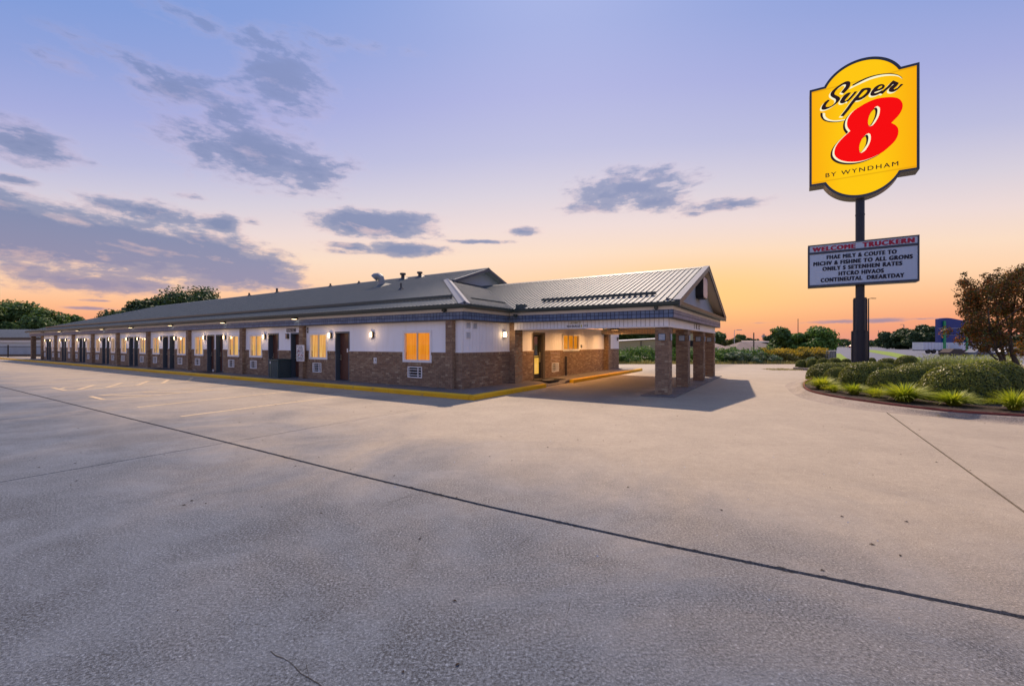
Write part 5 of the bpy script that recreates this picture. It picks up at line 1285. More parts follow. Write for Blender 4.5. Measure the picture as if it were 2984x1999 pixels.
# front cluster (centres lie behind the surveyed front edge by half the depth)
for (x, y, w_, h_, km, lab) in (
    (14.2, 19.6, 1.9, .66, None, 'clipped shrub mound nearest the left tip of the island, behind a smaller one'),
    (12.6, 16.95, 1.05, .60, None, 'small round clipped shrub in front of the leftmost mound'),
    (12.75, 15.75, 1.85, .82, None, 'broad domed clipped shrub, second large one from the left tip'),
    (12.1, 14.1, 1.25, .68, None, 'lower left half of the merged pair of clipped shrubs behind the largest grass clump'),
    (13.2, 14.35, 1.5, .76, None, 'right half of the merged pair of clipped shrubs behind the largest grass clump'),
    (12.75, 12.35, 2.15, .90, None, 'biggest clipped shrub, nearest the camera at the right edge of the bed'),
    (14.9, 13.6, 2.1, .92, None, 'dark clipped shrub behind the biggest mound at the right edge'),
    (16.6, 19.9, 2.0, .62, None, 'flat clipped shrub behind the broad domed one'),
    (16.1, 17.6, 1.5, .62, BOXY[0], 'yellow-tipped clipped shrub between the domed mound and merged pair'),
    (17.3, 18.7, 2.0, .68, None, 'long shaded clipped shrub in the middle row of the bed'),
    (19.0, 19.6, 2.1, .68, None, 'shaded clipped shrub behind the biggest mound, below the maple'),
    (16.7, 15.7, 1.5, .70, BOXY[0], 'yellow-tipped clipped shrub behind the merged pair'),
    (18.2, 16.6, 2.2, .75, None, 'clipped shrub under the maple at the right edge'),
    (19.3, 22.8, 1.7, .55, BOXY[0], 'golden clipped shrub behind the shaded ones'),
    (17.2, 22.6, 1.9, .55, None, 'low clipped shrub at the foot of the sign pole, right side'),
    ):
    boxwood(x, y, w_, h_, lab, km)
for i, (x, y, w_, h_) in enumerate([(19.7, 29.8, .7, .36), (20.09, 29.2, .78, .43), (20.23, 28.5, .8, .46), (20.34, 27.6, .93, .5), (21.77, 28.5, .72, .44), (22.61, 27.5, .6, .5), (23.15, 27, 1.15, .5), (23.49, 26, 1.3, .62)]):
    lab = ['small brownish ball shrub at the left end of the row', 'second ball shrub of the row left of the sign pole', 'third ball shrub of the row left of the sign pole', 'larger ball shrub, last before the mounds left of the pole', 'ball shrub just left of the sign pole', 'small reddish ball shrub just right of the sign pole', 'oval clipped shrub on the right of the sign pole by the road', 'dark oval clipped shrub, furthest right of the back row'][i]
    boxwood(x, y, w_*1.1, h_*1.3, lab, None, w_, .1, 'ball shrubs in the back row of the island')

def tuft_mesh(name, n, mat, seed, wdt):
    r = np.random.default_rng(seed); mbt = MB()
    for i in range(n):
        a = r.uniform(0, 2*math.pi); lean = r.uniform(.05, 1.0)**.8; L = r.uniform(.75, 1.1); w_ = wdt*r.uniform(.6, 1.2)
        b0 = r.uniform(0, .30)*lean; bx, by = b0*math.cos(a), b0*math.sin(a); a += r.normal(0, .3)
        px, py = -math.sin(a), math.cos(a); pts = []; rad = 0; z = 0; th = math.radians(85-38*lean)
        for k in range(6):
            t_ = k/5; ww = w_*(1-t_**2*.95)
            pts.append(((bx+rad*math.cos(a)-px*ww, by+rad*math.sin(a)-py*ww, z), (bx+rad*math.cos(a)+px*ww, by+rad*math.sin(a)+py*ww, z+.004)))
            rad += .24*L*math.cos(th)*1.15; z += .26*L*math.sin(th); th -= math.radians(r.uniform(6, 20)*(.3+lean))
        vs_ = [p for q_ in pts for p in q_]; mbt.add(vs_, [(2*k, 2*k+1, 2*k+3, 2*k+2) for k in range(5)])
    return mbt.mesh(name, mat)
TUFTS = [tuft_mesh('blades', 620, M_BLADE, 3+i, .030) for i in range(3)]
def tuft(x, y, w_, h_, label, k):
    t = thing('grass_clump', label, 'ornamental grass', wat(x, y, .12, random.uniform(0, 6)), 'bright grass clumps along the red edging')
    o = link('blades', TUFTS[k % 3], t); o.scale = (w_/2*.84, w_/2*.84, h_*.86)
    mb = MB(); mb.tube([(0, 0, -.02), (0, 0, h_*.06)], [w_*.12, w_*.03], 8); part('root_crown', mb, M_CORE, t)
for i, (x, y, w_, h_) in enumerate([(10.95, 15.45, 1.2, .45), (10.62, 14.45, .62, .28), (10.75, 13.75, .9, .37), (10.9, 13.1, .75, .30), (10.85, 12.1, 1.45, .53), (11.4, 11.3, 1.12, .40), (12.05, 10.5, .95, .50)]):
    tuft(x, y, w_, h_, ['wide leafy grass clump at the left tip of the island', 'small grass clump, second along the red edging', 'rounded grass clump, third along the red edging', 'low small grass clump between two larger ones', 'largest bright grass clump in the middle of the edging', 'yellowed grass clump right of the largest one', 'grass clump cut by the right edge of the picture'][i], i)
# second row tufts hidden between
mb = MB()
for i in range(26):
    a = random.uniform(0, 6.28); r_ = random.uniform(.02, .12); x = 10.0+r_*math.cos(a); y = 10.2+r_*math.sin(a); h_ = random.uniform(.03, .08)
    mb.add([(x-.003, y, .02), (x+.003, y, .02), (x+random.uniform(-.05, .05), y+random.uniform(-.05, .05), .02+h_)], [(0, 1, 2)])
part('dead_grass', mb, M_DRY, isl, kind='stuff')

def blades_field(name, pts, h0, h1, wdt, mat, lean=.25, tips=None):
    mbt = MB()
    for (x, y, z) in pts:
        h = random.uniform(h0, h1)*(.78+.16*math.sin(x*2.3+y)+.12*math.sin(x*6.1-y*2)); a = random.uniform(0, 6.28); l = random.uniform(0, lean)*h; w_ = wdt*random.uniform(.6, 1.3); px, py = math.cos(a+1.3)*w_, math.sin(a+1.3)*w_
        dx, dy = math.cos(a)*l, math.sin(a)*l
        mbt.add([(x-px, y-py, z), (x+px, y+py, z), (x+dx*.4+px*.7, y+dy*.4+py*.7, z+h*.6), (x+dx*.4-px*.7, y+dy*.4-py*.7, z+h*.6), (x+dx, y+dy, z+h)], [(0, 1, 2, 3), (3, 2, 4)])
    return mbt.mesh(name, mat)
pts = []
while len(pts) < 9000:
    x = random.uniform(19.5, 29); y = random.uniform(21.0, 27)
    if .935+.03*random.random()**2+.015*math.sin(y*3) < x/y < 1.16: pts.append((x, y, .12))
t = thing('wild_grass_bed', 'tall pale feathery grass bed behind the clipped shrubs', 'ornamental grass', wat(0, 0, 0))
link('blades', blades_field('blades', pts, .45, 1.05, .012, M_WILD, .35), t)
n = 5000; ii = rng.integers(0, len(pts), n); P_ = np.array(pts)[ii]+np.stack([rng.normal(0, .08, n), rng.normal(0, .08, n), rng.uniform(.3, .98, n)], 1)
link('seed_heads', leaf_mesh('seed_heads', leaves(P_, np.tile([0, -1, .3], (n, 1)), .03, .5, 1), M_WILD), t)

def crown_mesh(name, W, D, H, z0, nclump, nleaf, leaf, mat, clump=.28, seed=1, flat=.0, tri=False):
    r = np.random.default_rng(seed); C = []
    while len(C) < nclump:
        p = r.uniform(-1, 1, 3); d = np.linalg.norm(p)
        if d < 1 and d > .35 and not (p[2] < -.55 and r.random() < flat): C.append(p)
    C = np.array(C)*np.array([W/2, D/2, H/2])*.85+np.array([0, 0, z0+H/2])
    rad = clump*min(W, D, H)*r.uniform(.6, 1.25, nclump)
    k = r.integers(0, nclump, nleaf); d = r.normal(0, 1, (nleaf, 3)); d /= np.linalg.norm(d, axis=1)[:, None]
    P_ = C[k]+d*rad[k][:, None]*r.uniform(.38, 1.0, (nleaf, 1))*np.array([1.15, 1.15, .8])
    return leaf_mesh(name, leaves(P_, d+np.array([0, 0, .4]), leaf, .6, .7), mat), C, rad
_b = bmesh.new(); bmesh.ops.create_icosphere(_b, subdivisions=2, radius=1.0); _b.verts.ensure_lookup_table(); ICO = [np.array(v_.co) for v_ in _b.verts]; ICOF = [tuple(v_.index for v_ in f_.verts) for f_ in _b.faces]; _b.free()
def tree(x, y, W, H, label, mat=None, trunk=.25, n=2600, leaf=.2, ncl=26, group=None, name='tree', D=None, clump=.26, bark=M_BARK, cat='tree', tw=None, dense=True):
    t = thing(name, label, cat, wat(x, y, -.2), group)
    z0 = H*trunk; me, C, rad = crown_mesh('crown', W, D or W, H-z0, z0, ncl, n, leaf, mat or M_TREE, clump, seed=int(abs(x*13+y*7)) % 1000)
    link('crown', me, t)
    if dense:
        mb = MB()
        for c, rr in zip(C, rad):
            o_ = len(mb.v); mb.v += [tuple(c+q_*rr*.5*np.array([1.15, 1.15, .8])*random.uniform(.7, 1.1)) for q_ in ICO]; mb.f += [tuple(o_+i_ for i_ in f_) for f_ in ICOF]
        part('inner_crown', mb, mat or M_TREE, t, kind='stuff')
    mb = MB(); tr = tw or max(.08, H*.022); mb.tube([(0, 0, 0), (W*.02, 0, H*.3), (-W*.01, 0, H*.55), (0, 0, H*.8)], [tr, tr*.75, tr*.5, tr*.15], 8)
    for c in C[::max(1, len(C)//9)]:
        mb.tube([(0, 0, H*random.uniform(.2, .5)), tuple(c*np.array([.5, .5, .85])), tuple(c)], [tr*.4, tr*.25, tr*.08], 5)
    part('trunk', mb, bark, t, smooth=True)
    return t
TR = [(-86.4, 75, 11.5, 9.2, 'large loose leafy tree at the far left behind the white building', None, .25), (-77.0, 72, 5.2, 7.6, 'thin ragged tree right of the large one at far left', None, .25), (-85.6, 85, 5.4, 7.6, 'small round tree between the left trees and the motel roof', None, .2),
      (-89.5, 96, 6.2, 8.2, 'low tree just showing over the far end of the motel roof', M_TREED, .2), (-83.5, 95, 8.6, 9.8, 'ragged tree over the roof left of the big dark crown', M_TREED, .2), (-75.4, 92, 8.6, 12.2, 'left of the two big dark rounded trees above the motel roof', M_TREED, .15), (-66.0, 90, 12.5, 13.4, 'biggest dark rounded tree above the motel roof', M_TREED, .15),
      (-1.2, 60, 3.4, 10.8, 'treetop showing over the valley between the two roofs', M_TREED, .5), (1.2, 62, 2.6, 10.5, 'smaller treetop just right of it over the canopy ridge', M_TREED, .5),
      (27.5, 95, 17, 7.2, 'wide green tree behind the tan building seen under the canopy', None, .05), (16.8, 46, 1.7, 3.6, 'narrow green tree seen between first and second brick columns', M_HEDGE, .05),
      (34.1, 72, 2.5, 4.0, 'small round-topped tree just right of the canopy end', None, .3), (34.9, 70, 2.4, 2.9, 'brownish bush-like tree beside the small round-topped one', M_OLIVE, .1), (57.5, 110, 2.9, 4.2, 'distant small tree between two thin poles', None, .1), (60.6, 112, 2.6, 3.6, 'distant low tree right of the dark utility pole', M_TREED, .1), (71.5, 121, 2.8, 4.8, 'distant slim tree above the flat roofed building', M_TREED, .2),
      (31.2, 50, 3.1, 3.7, 'dark green bushy tree left of the lighter one by the road', M_TREE, .05), (32.9, 48, 3.7, 4.2, 'mid green bushy tree right beside the tall thin pole', M_HEDGE, .05),
      (132.4, 150, 9.5, 6.9, 'dark round tree beyond the road, left of the larger one', M_TREED, .05), (131.0, 140, 12, 8.0, 'large dull green tree left of the blue sign', M_TREED, .05), (140.5, 143, 9, 7.0, 'tree crown partly hidden by the blue sign', M_TREED, .05), (169.9, 200, 6, 5.2, 'small distant tree by the end of the grass strip', M_TREED, .1), (127.8, 120, 12, 6.8, 'tree behind the white truck right of the blue sign', M_TREED, .05), (138, 112, 13, 7.4, 'tree at the right edge behind the maple', M_TREED, .05)]
for i, (x, y, W, H, lab, m_, tr) in enumerate(TR):
    sc_ = y/60
    tree(x, y, W, H, lab, m_, tr, n=int((11000 if W < 8 else 22000) if y > 55 else 12000), leaf=.0026*y+.04, ncl=34 if W > 5 else 20, group='trees in the distance' if y > 60 else None, clump=.24)
# distant tree line
def far_line(x0, x1, y, h0, h1, n, leaf, label_mat):
    P_ = []; 
    for i in range(n):
        x = random.uniform(x0, x1); top = h0+(h1-h0)*(.5+.5*math.sin(x*.09)+.3*math.sin(x*.31+1))/1.4; P_.append((x, y+random.uniform(-6, 6), random.uniform(-.2, 1)**.7*top if False else random.random()**.8*top))
    return leaf_mesh('foliage', leaves(np.array(P_), np.tile([0, -1, .5], (n, 1)), leaf, .7, .8), label_mat)
o = link('far_tree_line', far_line(120, 420, 300, 2.5, 5.5, 9000, .9, M_TREED)); o['kind'] = 'stuff'
o = link('far_woods', far_line(-260, 130, 280, 3, 6, 6000, 1.1, M_TREED)); o['kind'] = 'stuff'

# roadside hedges (behind the lot, beyond the kerb)
def hedge(name, x0, x1, y, dep, hf, n, leaf, mat, label, cat='hedge', fl=None):
    t = thing(name, label, cat, wat((x0+x1)/2, y, -.05)); P_ = []; N_ = []
    for i in range(n):
        x = random.uniform(x0, x1); top = hf(x); yy = y+random.uniform(-dep/2, dep/2)
        edge = 1-abs(yy-y)/(dep/2); z = top*(.35+.65*edge**.5)*random.random()**.5*random.uniform(.85, 1.08)
        P_.append((x-(x0+x1)/2, yy-y-.3*math.sin(x*3+z*4), z)); N_.append((0, -.8, .5))
    link('foliage', leaf_mesh('foliage', leaves(np.array(P_), np.array(N_), leaf, .65, .8), mat), t)
    mb = MB()
    for i in range(int((x1-x0)*2)):
        x = random.uniform(x0, x1)-(x0+x1)/2; h = hf(x+(x0+x1)/2)*.8; mb.tube([(x, random.uniform(-.4, .4), 0), (x+random.uniform(-.2, .2), random.uniform(-.4, .4), h)], [.03, .01], 4)
    part('stems', mb, M_BARK, t)
    if fl:
        m_, n2_, lf = fl; P2 = []
        for i in range(n2_):
            x = random.uniform(x0, x1); c = math.sin(x*2.1)+math.sin(x*5.3+1)
            P2.append((x-(x0+x1)/2, random.uniform(-dep/2, dep/4), hf(x)*random.uniform(.72, 1.1)*(1 if c > -.6 else .8)))
        link('flowers', leaf_mesh('flowers', leaves(np.array(P2), np.tile([0, -1, .5], (len(P2), 1)), lf, .6, .8), m_), t)
    return t
wob = lambda b, a: (lambda x: b+a*(math.sin(x*1.7)+.6*math.sin(x*4.1+1)+.4*math.sin(x*9)))
hedge('hedge', 4.0, 15.5, 40.2, 1.6, wob(1.5, .12), 9000, .085, M_HEDGE, 'dense green hedge across the drive seen under the canopy')
hedge('hedge', 15.0, 23.8, 39.8, 1.8, wob(1.45, .12), 8000, .085, M_HEDGE, 'overgrown green hedge right of the brick columns')
hedge('hedge', 22.5, 28.2, 39.6, 1.6, wob(1.28, .08), 6000, .07, M_OLIVE, 'olive weedy thicket with golden flower tops by the ribbed grey box', fl=(M_GOLD, 2600, .05))
for i, (x, y, w_, h_, m_, lab) in enumerate(((19.6, 38.6, 1.8, 1.05, M_HEDGEB, 'blue-green leafy bush in front of the hedge, leftmost of three'), (21.4, 38.6, 1.9, 1.15, M_HEDGEB, 'blue-green leafy bush in front of the hedge, middle of three'), (22.9, 38.4, 1.1, .75, M_HEDGEB, 'small blue-green bush in front of the hedge, nearest the flowers'), (17.6, 38.7, 1.2, .62, M_HEDGE, 'bright green low bush at the foot of the hedge by the last column'), (26.0, 38.3, .9, .5, M_HEDGEB, 'tiny pale bush under the golden flowers'), (10.2, 39.0, 2.4, .95, M_HEDGE, 'bushy sprawl in front of the hedge seen under the canopy'))):
    tree(x, y, w_, h_*1.1+.15, lab, m_, .02, n=1500, leaf=.065, ncl=14, name='wild_bush', cat='bush', clump=.34, tw=.02)
pts = [(random.uniform(2, 29.5), random.triangular(37.3, 39.6, 37.6), -.02) for _ in range(9000)]
o = link('dry_verge_grass', blades_field('dry_verge_grass', pts, .12, .42, .012, M_DRY, .5)); o['kind'] = 'stuff'
pts = [(random.uniform(17.0, 19.0)+.0, random.uniform(28.4, 29.9), 0) for _ in range(900)]
o = link('weeds', blades_field('weeds', pts, .03, .12, .01, M_DRY, .6)); o['kind'] = 'stuff'

# ---- maple at the right edge
mp = thing('maple_tree', 'dark red and orange maple with forked trunks at the right edge', 'tree', wat(22.5, 19.5, .1))
def rel(p): return (p[0]-22.5, p[1]-19.5, p[2]-.1)
mb = MB()
def limb(pts, r0, r1): mb.tube([rel(p) for p in pts], [r0+(r1-r0)*i/(len(pts)-1) for i in range(len(pts))], 8)
limb([(22.9, 19.5, .05), (22.5, 19.5, .28), (22.07, 19.5, .68), (21.8, 19.45, .95), (21.45, 19.4, 1.44), (21.07, 19.3, 2.36), (20.9, 19.2, 3.3)], .11, .02)
limb([(22.07, 19.5, .66), (22.0, 19.55, .95), (21.9, 19.6, 1.75), (21.8, 19.7, 3.3), (21.6, 19.7, 4.3)], .075, .015)
limb([(23.2, 19.8, .05), (22.68, 19.6, .62), (22.5, 19.6, 1.04), (22.37, 19.6, 1.4), (22.3, 19.6, 2.05), (22.5, 19.6, 3.6), (22.6, 19.5, 4.5)], .13, .02)
limb([(22.1, 19.5, .68), (22.35, 19.5, .62), (22.68, 19.6, .66)], .05, .06)
limb([(21.8, 19.45, .95), (21.35, 19.3, 1.05), (20.8, 19.1, 1.35), (20.3, 19.0, 1.8)], .05, .012)
for i in range(26):
    a = random.choice([(21.45, 19.4, 1.5), (21.9, 19.6, 1.9), (22.3, 19.6, 2.1), (21.1, 19.3, 2.3), (22.45, 19.6, 3.2), (21.8, 19.7, 3.0)])
    e_ = (a[0]+random.uniform(-1.2, .9), a[1]+random.uniform(-1, 1), a[2]+random.uniform(.3, 1.6)); limb([a, tuple((p+q)/2+random.uniform(-.1, .1) for p, q in zip(a, e_)), e_], .03, .006)
part('trunk', mb, M_BARKM, mp, smooth=True)
Cl = []
r = np.random.default_rng(5)
for (x, z, rr) in [(20.9, 4.55, .32), (21.35, 4.3, .45), (21.9, 4.5, .4), (22.5, 4.7, .45), (23.2, 4.6, .6), (20.75, 4.0, .35), (21.1, 3.7, .5), (21.7, 3.9, .5), (22.3, 4.0, .55), (23.0, 3.8, .6), (20.45, 3.55, .18), (20.85, 3.15, .42), (21.4, 3.2, .5), (22.0, 3.3, .5), (22.8, 3.2, .6), (20.45, 2.75, .35), (20.95, 2.6, .42), (21.5, 2.6, .45), (22.2, 2.6, .4), (23.0, 2.5, .6),
                  (20.0, 2.9, .13), (20.15, 2.3, .3), (20.6, 2.15, .38), (21.1, 2.05, .36), (21.7, 2.0, .3), (20.3, 1.8, .26), (20.75, 1.65, .28), (21.15, 1.5, .24), (21.5, 1.35, .18), (21.9, 1.5, .18), (22.5, 1.75, .35), (23.3, 1.7, .5), (22.3, 1.35, .16), (20.55, 3.9, .15), (21.0, 4.85, .14), (21.6, 4.85, .2), (22.1, 5.0, .2)]:
    for k in range(3): Cl.append((x+r.normal(0, .12), 19.5+r.uniform(-.9, .9), z+r.normal(0, .1), rr*r.uniform(.6, 1.0)))
Cl = np.array(Cl); nl = 34000; k = r.choice(len(Cl), nl, p=Cl[:, 3]**2/np.sum(Cl[:, 3]**2)); d = r.normal(0, 1, (nl, 3)); d /= np.linalg.norm(d, axis=1)[:, None]
P_ = Cl[k, :3]+d*Cl[k, 3:4]*r.uniform(.3, 1.15, (nl, 1))-np.array([22.5, 19.5, .1])
link('crown', leaf_mesh('crown', leaves(P_, d, .042, .6, 1.0), M_MAPLE), mp)
# low bright bush under the maple
tree(23.6, 18.6, 1.4, .95, 'bright green low bush under the maple at the right edge', M_HEDGE, .02, n=1800, leaf=.05, ncl=14, name='low_bush', cat='bush', clump=.33, tw=.02)
tree(24.5, 21.5, 3.6, 1.15, 'yellowish loose shrub behind the maple trunks', M_BOXY, .02, n=3500, leaf=.05, ncl=22, name='loose_bush', cat='bush', clump=.3, tw=.02)

# ================================================================= beyond the lot
def sheet(name, pts, z, mat):
    mb = MB(); mb.prism(pts, z-.1, z); return struct(name, mb, mat, recalc=True)
sheet('frontage_road', [(-40, 37.2), (31, 37.2), (60, 30.5), (75, 22), (90, 28), (66, 41.9), (33.66, 38.6), (26, 40.0), (-40, 40.0)], -.045, M_ASPH)
sheet('road_verge', [(-60, 37.35), (30.5, 37.35), (33.5, 41), (36, 46), (70, 90), (60, 260), (-60, 260)], -.03, M_GRASSG)
sheet('highway', [(33.0, 38.8), (47, 33), (66, 50), (84, 70), (135, 118), (190, 165), (330, 260), (330, 275), (150, 230), (95, 150), (60, 88), (42, 58)], -.020, M_ASPH)
sheet('grass_median', [(36.69, 39.48), (50.5, 53.93), (62.52, 69.56), (80.38, 92.55), (96.76, 115.45), (106, 128.5), (104.29, 127.73), (79.97, 97.95), (57.34, 66.8), (44.22, 49.2)], .004, M_LAWN)
sheet('side_lawn', [(31.0, 40.6), (32.6, 41.84), (42.5, 55.7), (59.6, 79.4), (52, 79), (38.5, 56)], .006, M_LAWN)
sheet('petrol_yard', [(50, 40), (95, 78), (140, 78), (140, 20), (60, 20)], -.012, M_CONC2)

def house_roof(mb, x0, x1, y0, y1, z0, z1, hip):
    mx = (y0+y1)/2
    mb.add([(x0, y0, z0), (x1, y0, z0), (x1, y1, z0), (x0, y1, z0), (x0+hip, mx, z1), (x1-hip, mx, z1)], [(0, 1, 5, 4), (1, 2, 5), (2, 3, 4, 5), (3, 0, 4), (0, 3, 2, 1)])
def building(name, label, x, y, w_, d, zb, zr, hip, wm, rm, rz=0, wins=0, cat='house', ov=.3):
    t = thing(name, label, cat, wat(x, y, -.2, rz))
    mb = MB(); mb.box(-w_/2, w_/2, 0, d, 0, zb); part('wall', mb, wm, t)
    mb = MB(); house_roof(mb, -w_/2-ov, w_/2+ov, -ov, d+ov, zb+.002, zr, hip); part('roof', mb, rm, t)
    mb = MB(); mb.box(-w_/2-ov, w_/2+ov, -ov-.04, -ov, zb-.12, zb+.02); part('fascia', mb, M_WTRIM, t)
    for i in range(wins):
        a = -w_/2+(i+.5)*w_/wins; mb = MB(); mb.box(a-.4, a+.4, -.03, -.002, zb-1.4, zb-.5); f_ = part('window', mb, M_WTRIM, t); mb = MB(); mb.box(a-.34, a+.34, -.05, -.031, zb-1.35, zb-.55); part('pane', mb, M_DARK, f_)
    return t
building('brown_roof_house', 'house with brown hipped shingle roof beyond the hedge', 31.2, 55, 6.2, 5, 1.15, 2.2, 2.2, M_BRONZE, M_SHING, 0, 3)
building('flat_roof_building', 'long low building with pale flat roof behind the brown roofed house', 44.8, 82, 8.4, 8, 2.35, 2.6, .5, M_BRONZE, M_PALEROOF, 0, 5, 'building')
building('small_pink_roof_house', 'small house with pinkish roof right behind the canopy end', 29.0, 62, 3.0, 3.0, 1.35, 2.0, 1.2, M_BRONZE, M_PALEROOF, 0, 1)
building('pale_roof_shed', 'pale low shed roof behind the small pinkish roofed house', 41.9, 90, 3.2, 4, 2.0, 2.6, .3, M_TAN, M_PALEROOF, 0, 1)
# tan metal building with corrugated wall seen under the canopy
t = thing('tan_metal_building', 'long tan corrugated building across the road seen under the canopy', 'building', wat(13, 76.5, -.2, .03))
mb = MB(); mb.add([(0, 0, 0), (17, -1.0, 0), (17, 7, 0), (0, 8, 0), (0, 0, 2.05), (17, -1.0, 3.0), (17, 7, 3.0), (0, 8, 2.05)], [(0, 1, 5, 4), (1, 2, 6, 5), (2, 3, 7, 6), (3, 0, 4, 7), (4, 5, 6, 7)]); part('wall', mb, M_TAN, t)
mb = MB()
for i in range(68): x = i*.25; mb.box(x, x+.05, -.035-x/17, -.002-x/17, 0, 2.03+.056*x)
part('corrugations', mb, M_TAN, t, kind='stuff')
mb = MB(); mb.add([(-.2, -.3, 2.08), (17.2, -1.3, 3.04), (17.2, 8, 3.08), (-.2, 8.2, 2.12), (-.2, -.3, 2.18), (17.2, -1.3, 3.14), (17.2, 8, 3.2), (-.2, 8.2, 2.24)], [(0, 1, 5, 4), (4, 5, 6, 7), (1, 2, 6, 5), (3, 0, 4, 7), (0, 3, 2, 1)]); part('roof', mb, M_ALUM, t)
mb = MB(); mb.box(9.4, 9.5, -.75, -.56, 0, 2.5); part('downpipe', mb, M_BRONZE, t)
t = thing('brick_storefront', 'tan brick building corner seen between second and third columns', 'building', wat(24.6, 60, -.2))
mb = MB(); mb.box(-.6, 1.3, 0, 4, 0, 3.5); part('wall', mb, M_TAN, t); mb = MB(); mb.box(-.7, 1.4, -.1, 4.1, 3.5, 3.7); part('cornice', mb, M_BRONZE, t); mb = MB(); mb.box(-.3, 1.0, -.03, -.002, 1.6, 2.4); part('window', mb, M_DARK, t)

# poles and lamps
def pole(name, label, x, y, h_, r, mat, arm=0.0, extra=None, grp=None):
    t = thing(name, label, 'pole' if not arm else 'street lamp', wat(x, y, -.2), grp)
    mb = MB(); mb.tube([(0, 0, 0), (0, 0, h_+.2)], [r, r*.7], 8); part('pole', mb, mat, t)
    if arm:
        s_ = 1 if arm > 0 else -1
        mb = MB(); mb.tube([(0, 0, h_+.15), (arm*.5, 0, h_+.24), (arm, 0, h_+.24)], r*.45, 6); part('arm', mb, mat, t)
        mb = MB(); mb.box(arm-.3*s_, arm+.3*s_, -.12, .12, h_+.17, h_+.26); part('lamp_head', mb, mat, t)
    return t
pole('utility_pole', 'thick dark utility stub pole in front of the brown roofed house', 22.93, 41.5, 2.79, .075, M_BRONZE)
pole('street_lamp', 'thin pale street lamp right of the canopy end', 30.49, 60, 3.63, .05, M_ALUM, .7)
pole('flag_pole', 'tall thin pole rising behind the two bushy trees', 52.3, 80, 6.35, .08, M_BRONZE)
pole('street_lamp', 'tall dark street lamp standing close behind the sign pole', 57.04, 70, 9.0, .11, M_BLACK, .85)
pole('street_lamp', 'street lamp beside the white trailers across the highway', 134.35, 150, 8.4, .15, M_GREYMET, -1.0)
pole('radio_mast', 'thin distant mast above the far tree line', 209.4, 250, 9.6, .18, M_GREYMET)
t = thing('cell_tower', 'distant lattice tower over the flat roofed building', 'tower', wat(115, 200, 0))
mb = MB()
for (a, b) in ((-.5, -.5), (.5, -.5), (.5, .5), (-.5, .5)): mb.tube([(a, b, 0), (a*.5, b*.5, 6.3)], .1, 4)
for i in range(8): z = i*.8; q = 1-.5*z/6.3; mb.tube([(-.5*q, -.5*q, z), (.5*q, -.5*q, z+.8)], .06, 4); mb.tube([(.5*q, -.5*q, z), (-.5*q, -.5*q, z+.8)], .06, 4)
part('lattice', mb, M_GREYMET, t); mb = MB(); mb.box(-.8, .8, -.3, .3, 4.9, 5.6); part('antenna', mb, M_ALUM, t)
# ribbed grey box beside the road
t = thing('ribbed_enclosure', 'grey ribbed metal enclosure standing by the road left of the sign pole', 'enclosure', wat(28.5, 39.6, 0, -.3))
mb = MB(); mb.box(-.72, .72, 0, .8, 0, 1.06); part('body', mb, M_GREYMET, t); mb = MB(); mb.box(-.76, .76, -.05, .84, 1.061, 1.12); part('lid', mb, M_ALUM, t)
for i in range(8): x = -.68+i*.19; mb = MB(); mb.box(x, x+.07, -.045, -.001, .02, 1.05); part('rib', mb, M_GREYMET, t)
# blue roadside sign with green post
t = thing('blue_pylon_sign', 'blue wavy-topped roadside sign with green posts right of the trees', 'sign', wat(68.6, 68, 0, -.1))
top = [(-2.4+4.9*i/16, 5.55+.22*math.sin(i/16*5.2+.3)) for i in range(17)]
mb = MB(); mb.prism([(-2.4, 1.95), (2.5, 1.95)]+top[::-1], -.25, .25, 'y'); part('cabinet', mb, painted('royal_blue', (.012, .045, .22), .35), t)
mb = MB(); mb.box(-2.38, 2.48, -.27, -.251, 4.15, 4.19); mb.box(-2.38, 2.48, -.27, -.251, 3.1, 3.12); part('band', mb, M_ALUM, t)
mb = MB(); mb.box(-1.72, -1.44, -.5, -.28, -.2, 5.3); part('post', mb, painted('green_post', (.02, .30, .12), .4), t)
mb = MB(); mb.box(1.5, 1.72, -.45, -.28, -.2, 5.3); part('post', mb, painted('green_post', (.02, .30, .12), .4), t)
# vehicles in the yard
M_VAN = painted('van_white', (.72, .72, .74), .35)
def trailer(x, y, L, H, lab, rz=0, h0=.75, text=None):
    t = thing('truck_trailer', lab, 'trailer', wat(x, y, 0, rz))
    mb = MB(); mb.box(-L/2, L/2, 0, 2.2, h0, H); part('body', mb, M_VAN, t)
    for i in range(int(L/.6)): mb = MB(); a = -L/2+.3+i*.6; mb.box(a-.015, a+.015, -.03, -.001, h0+.05, H-.05); part('rib', mb, M_ALUM, t)
    for a in (-L/2+1, -L/2+2, L/2-1.2):
        mb = MB(); mb.tube([(a, 0, .4), (a, .3, .4)], .4, 12); part('wheel', mb, M_BLACK, t)
    mb = MB(); mb.box(-L/2, L/2, -.01, 2.2, h0-.14, h0-.002); part('chassis', mb, M_REDEDGE if text else M_BLACK, t)
    return t
trailer(77.5, 80, 4.6, 2.05, 'plain white box trailer left of the green post', 0, .65)
trailer(82.5, 78, 5.0, 2.05, 'white box trailer with red skirt right of the green post', 0, .65, 'r')
trailer(140.5, 159, 3.0, 3.0-1.25, 'small white trailer, leftmost of the three across the highway', 0, .3); trailer(143.6, 159, 2.9, 1.75, 'small white trailer, middle of the three across the highway', 0, .3); trailer(146.4, 159, 2.5, 1.75, 'small white trailer, rightmost of the three across the highway', 0, .3)
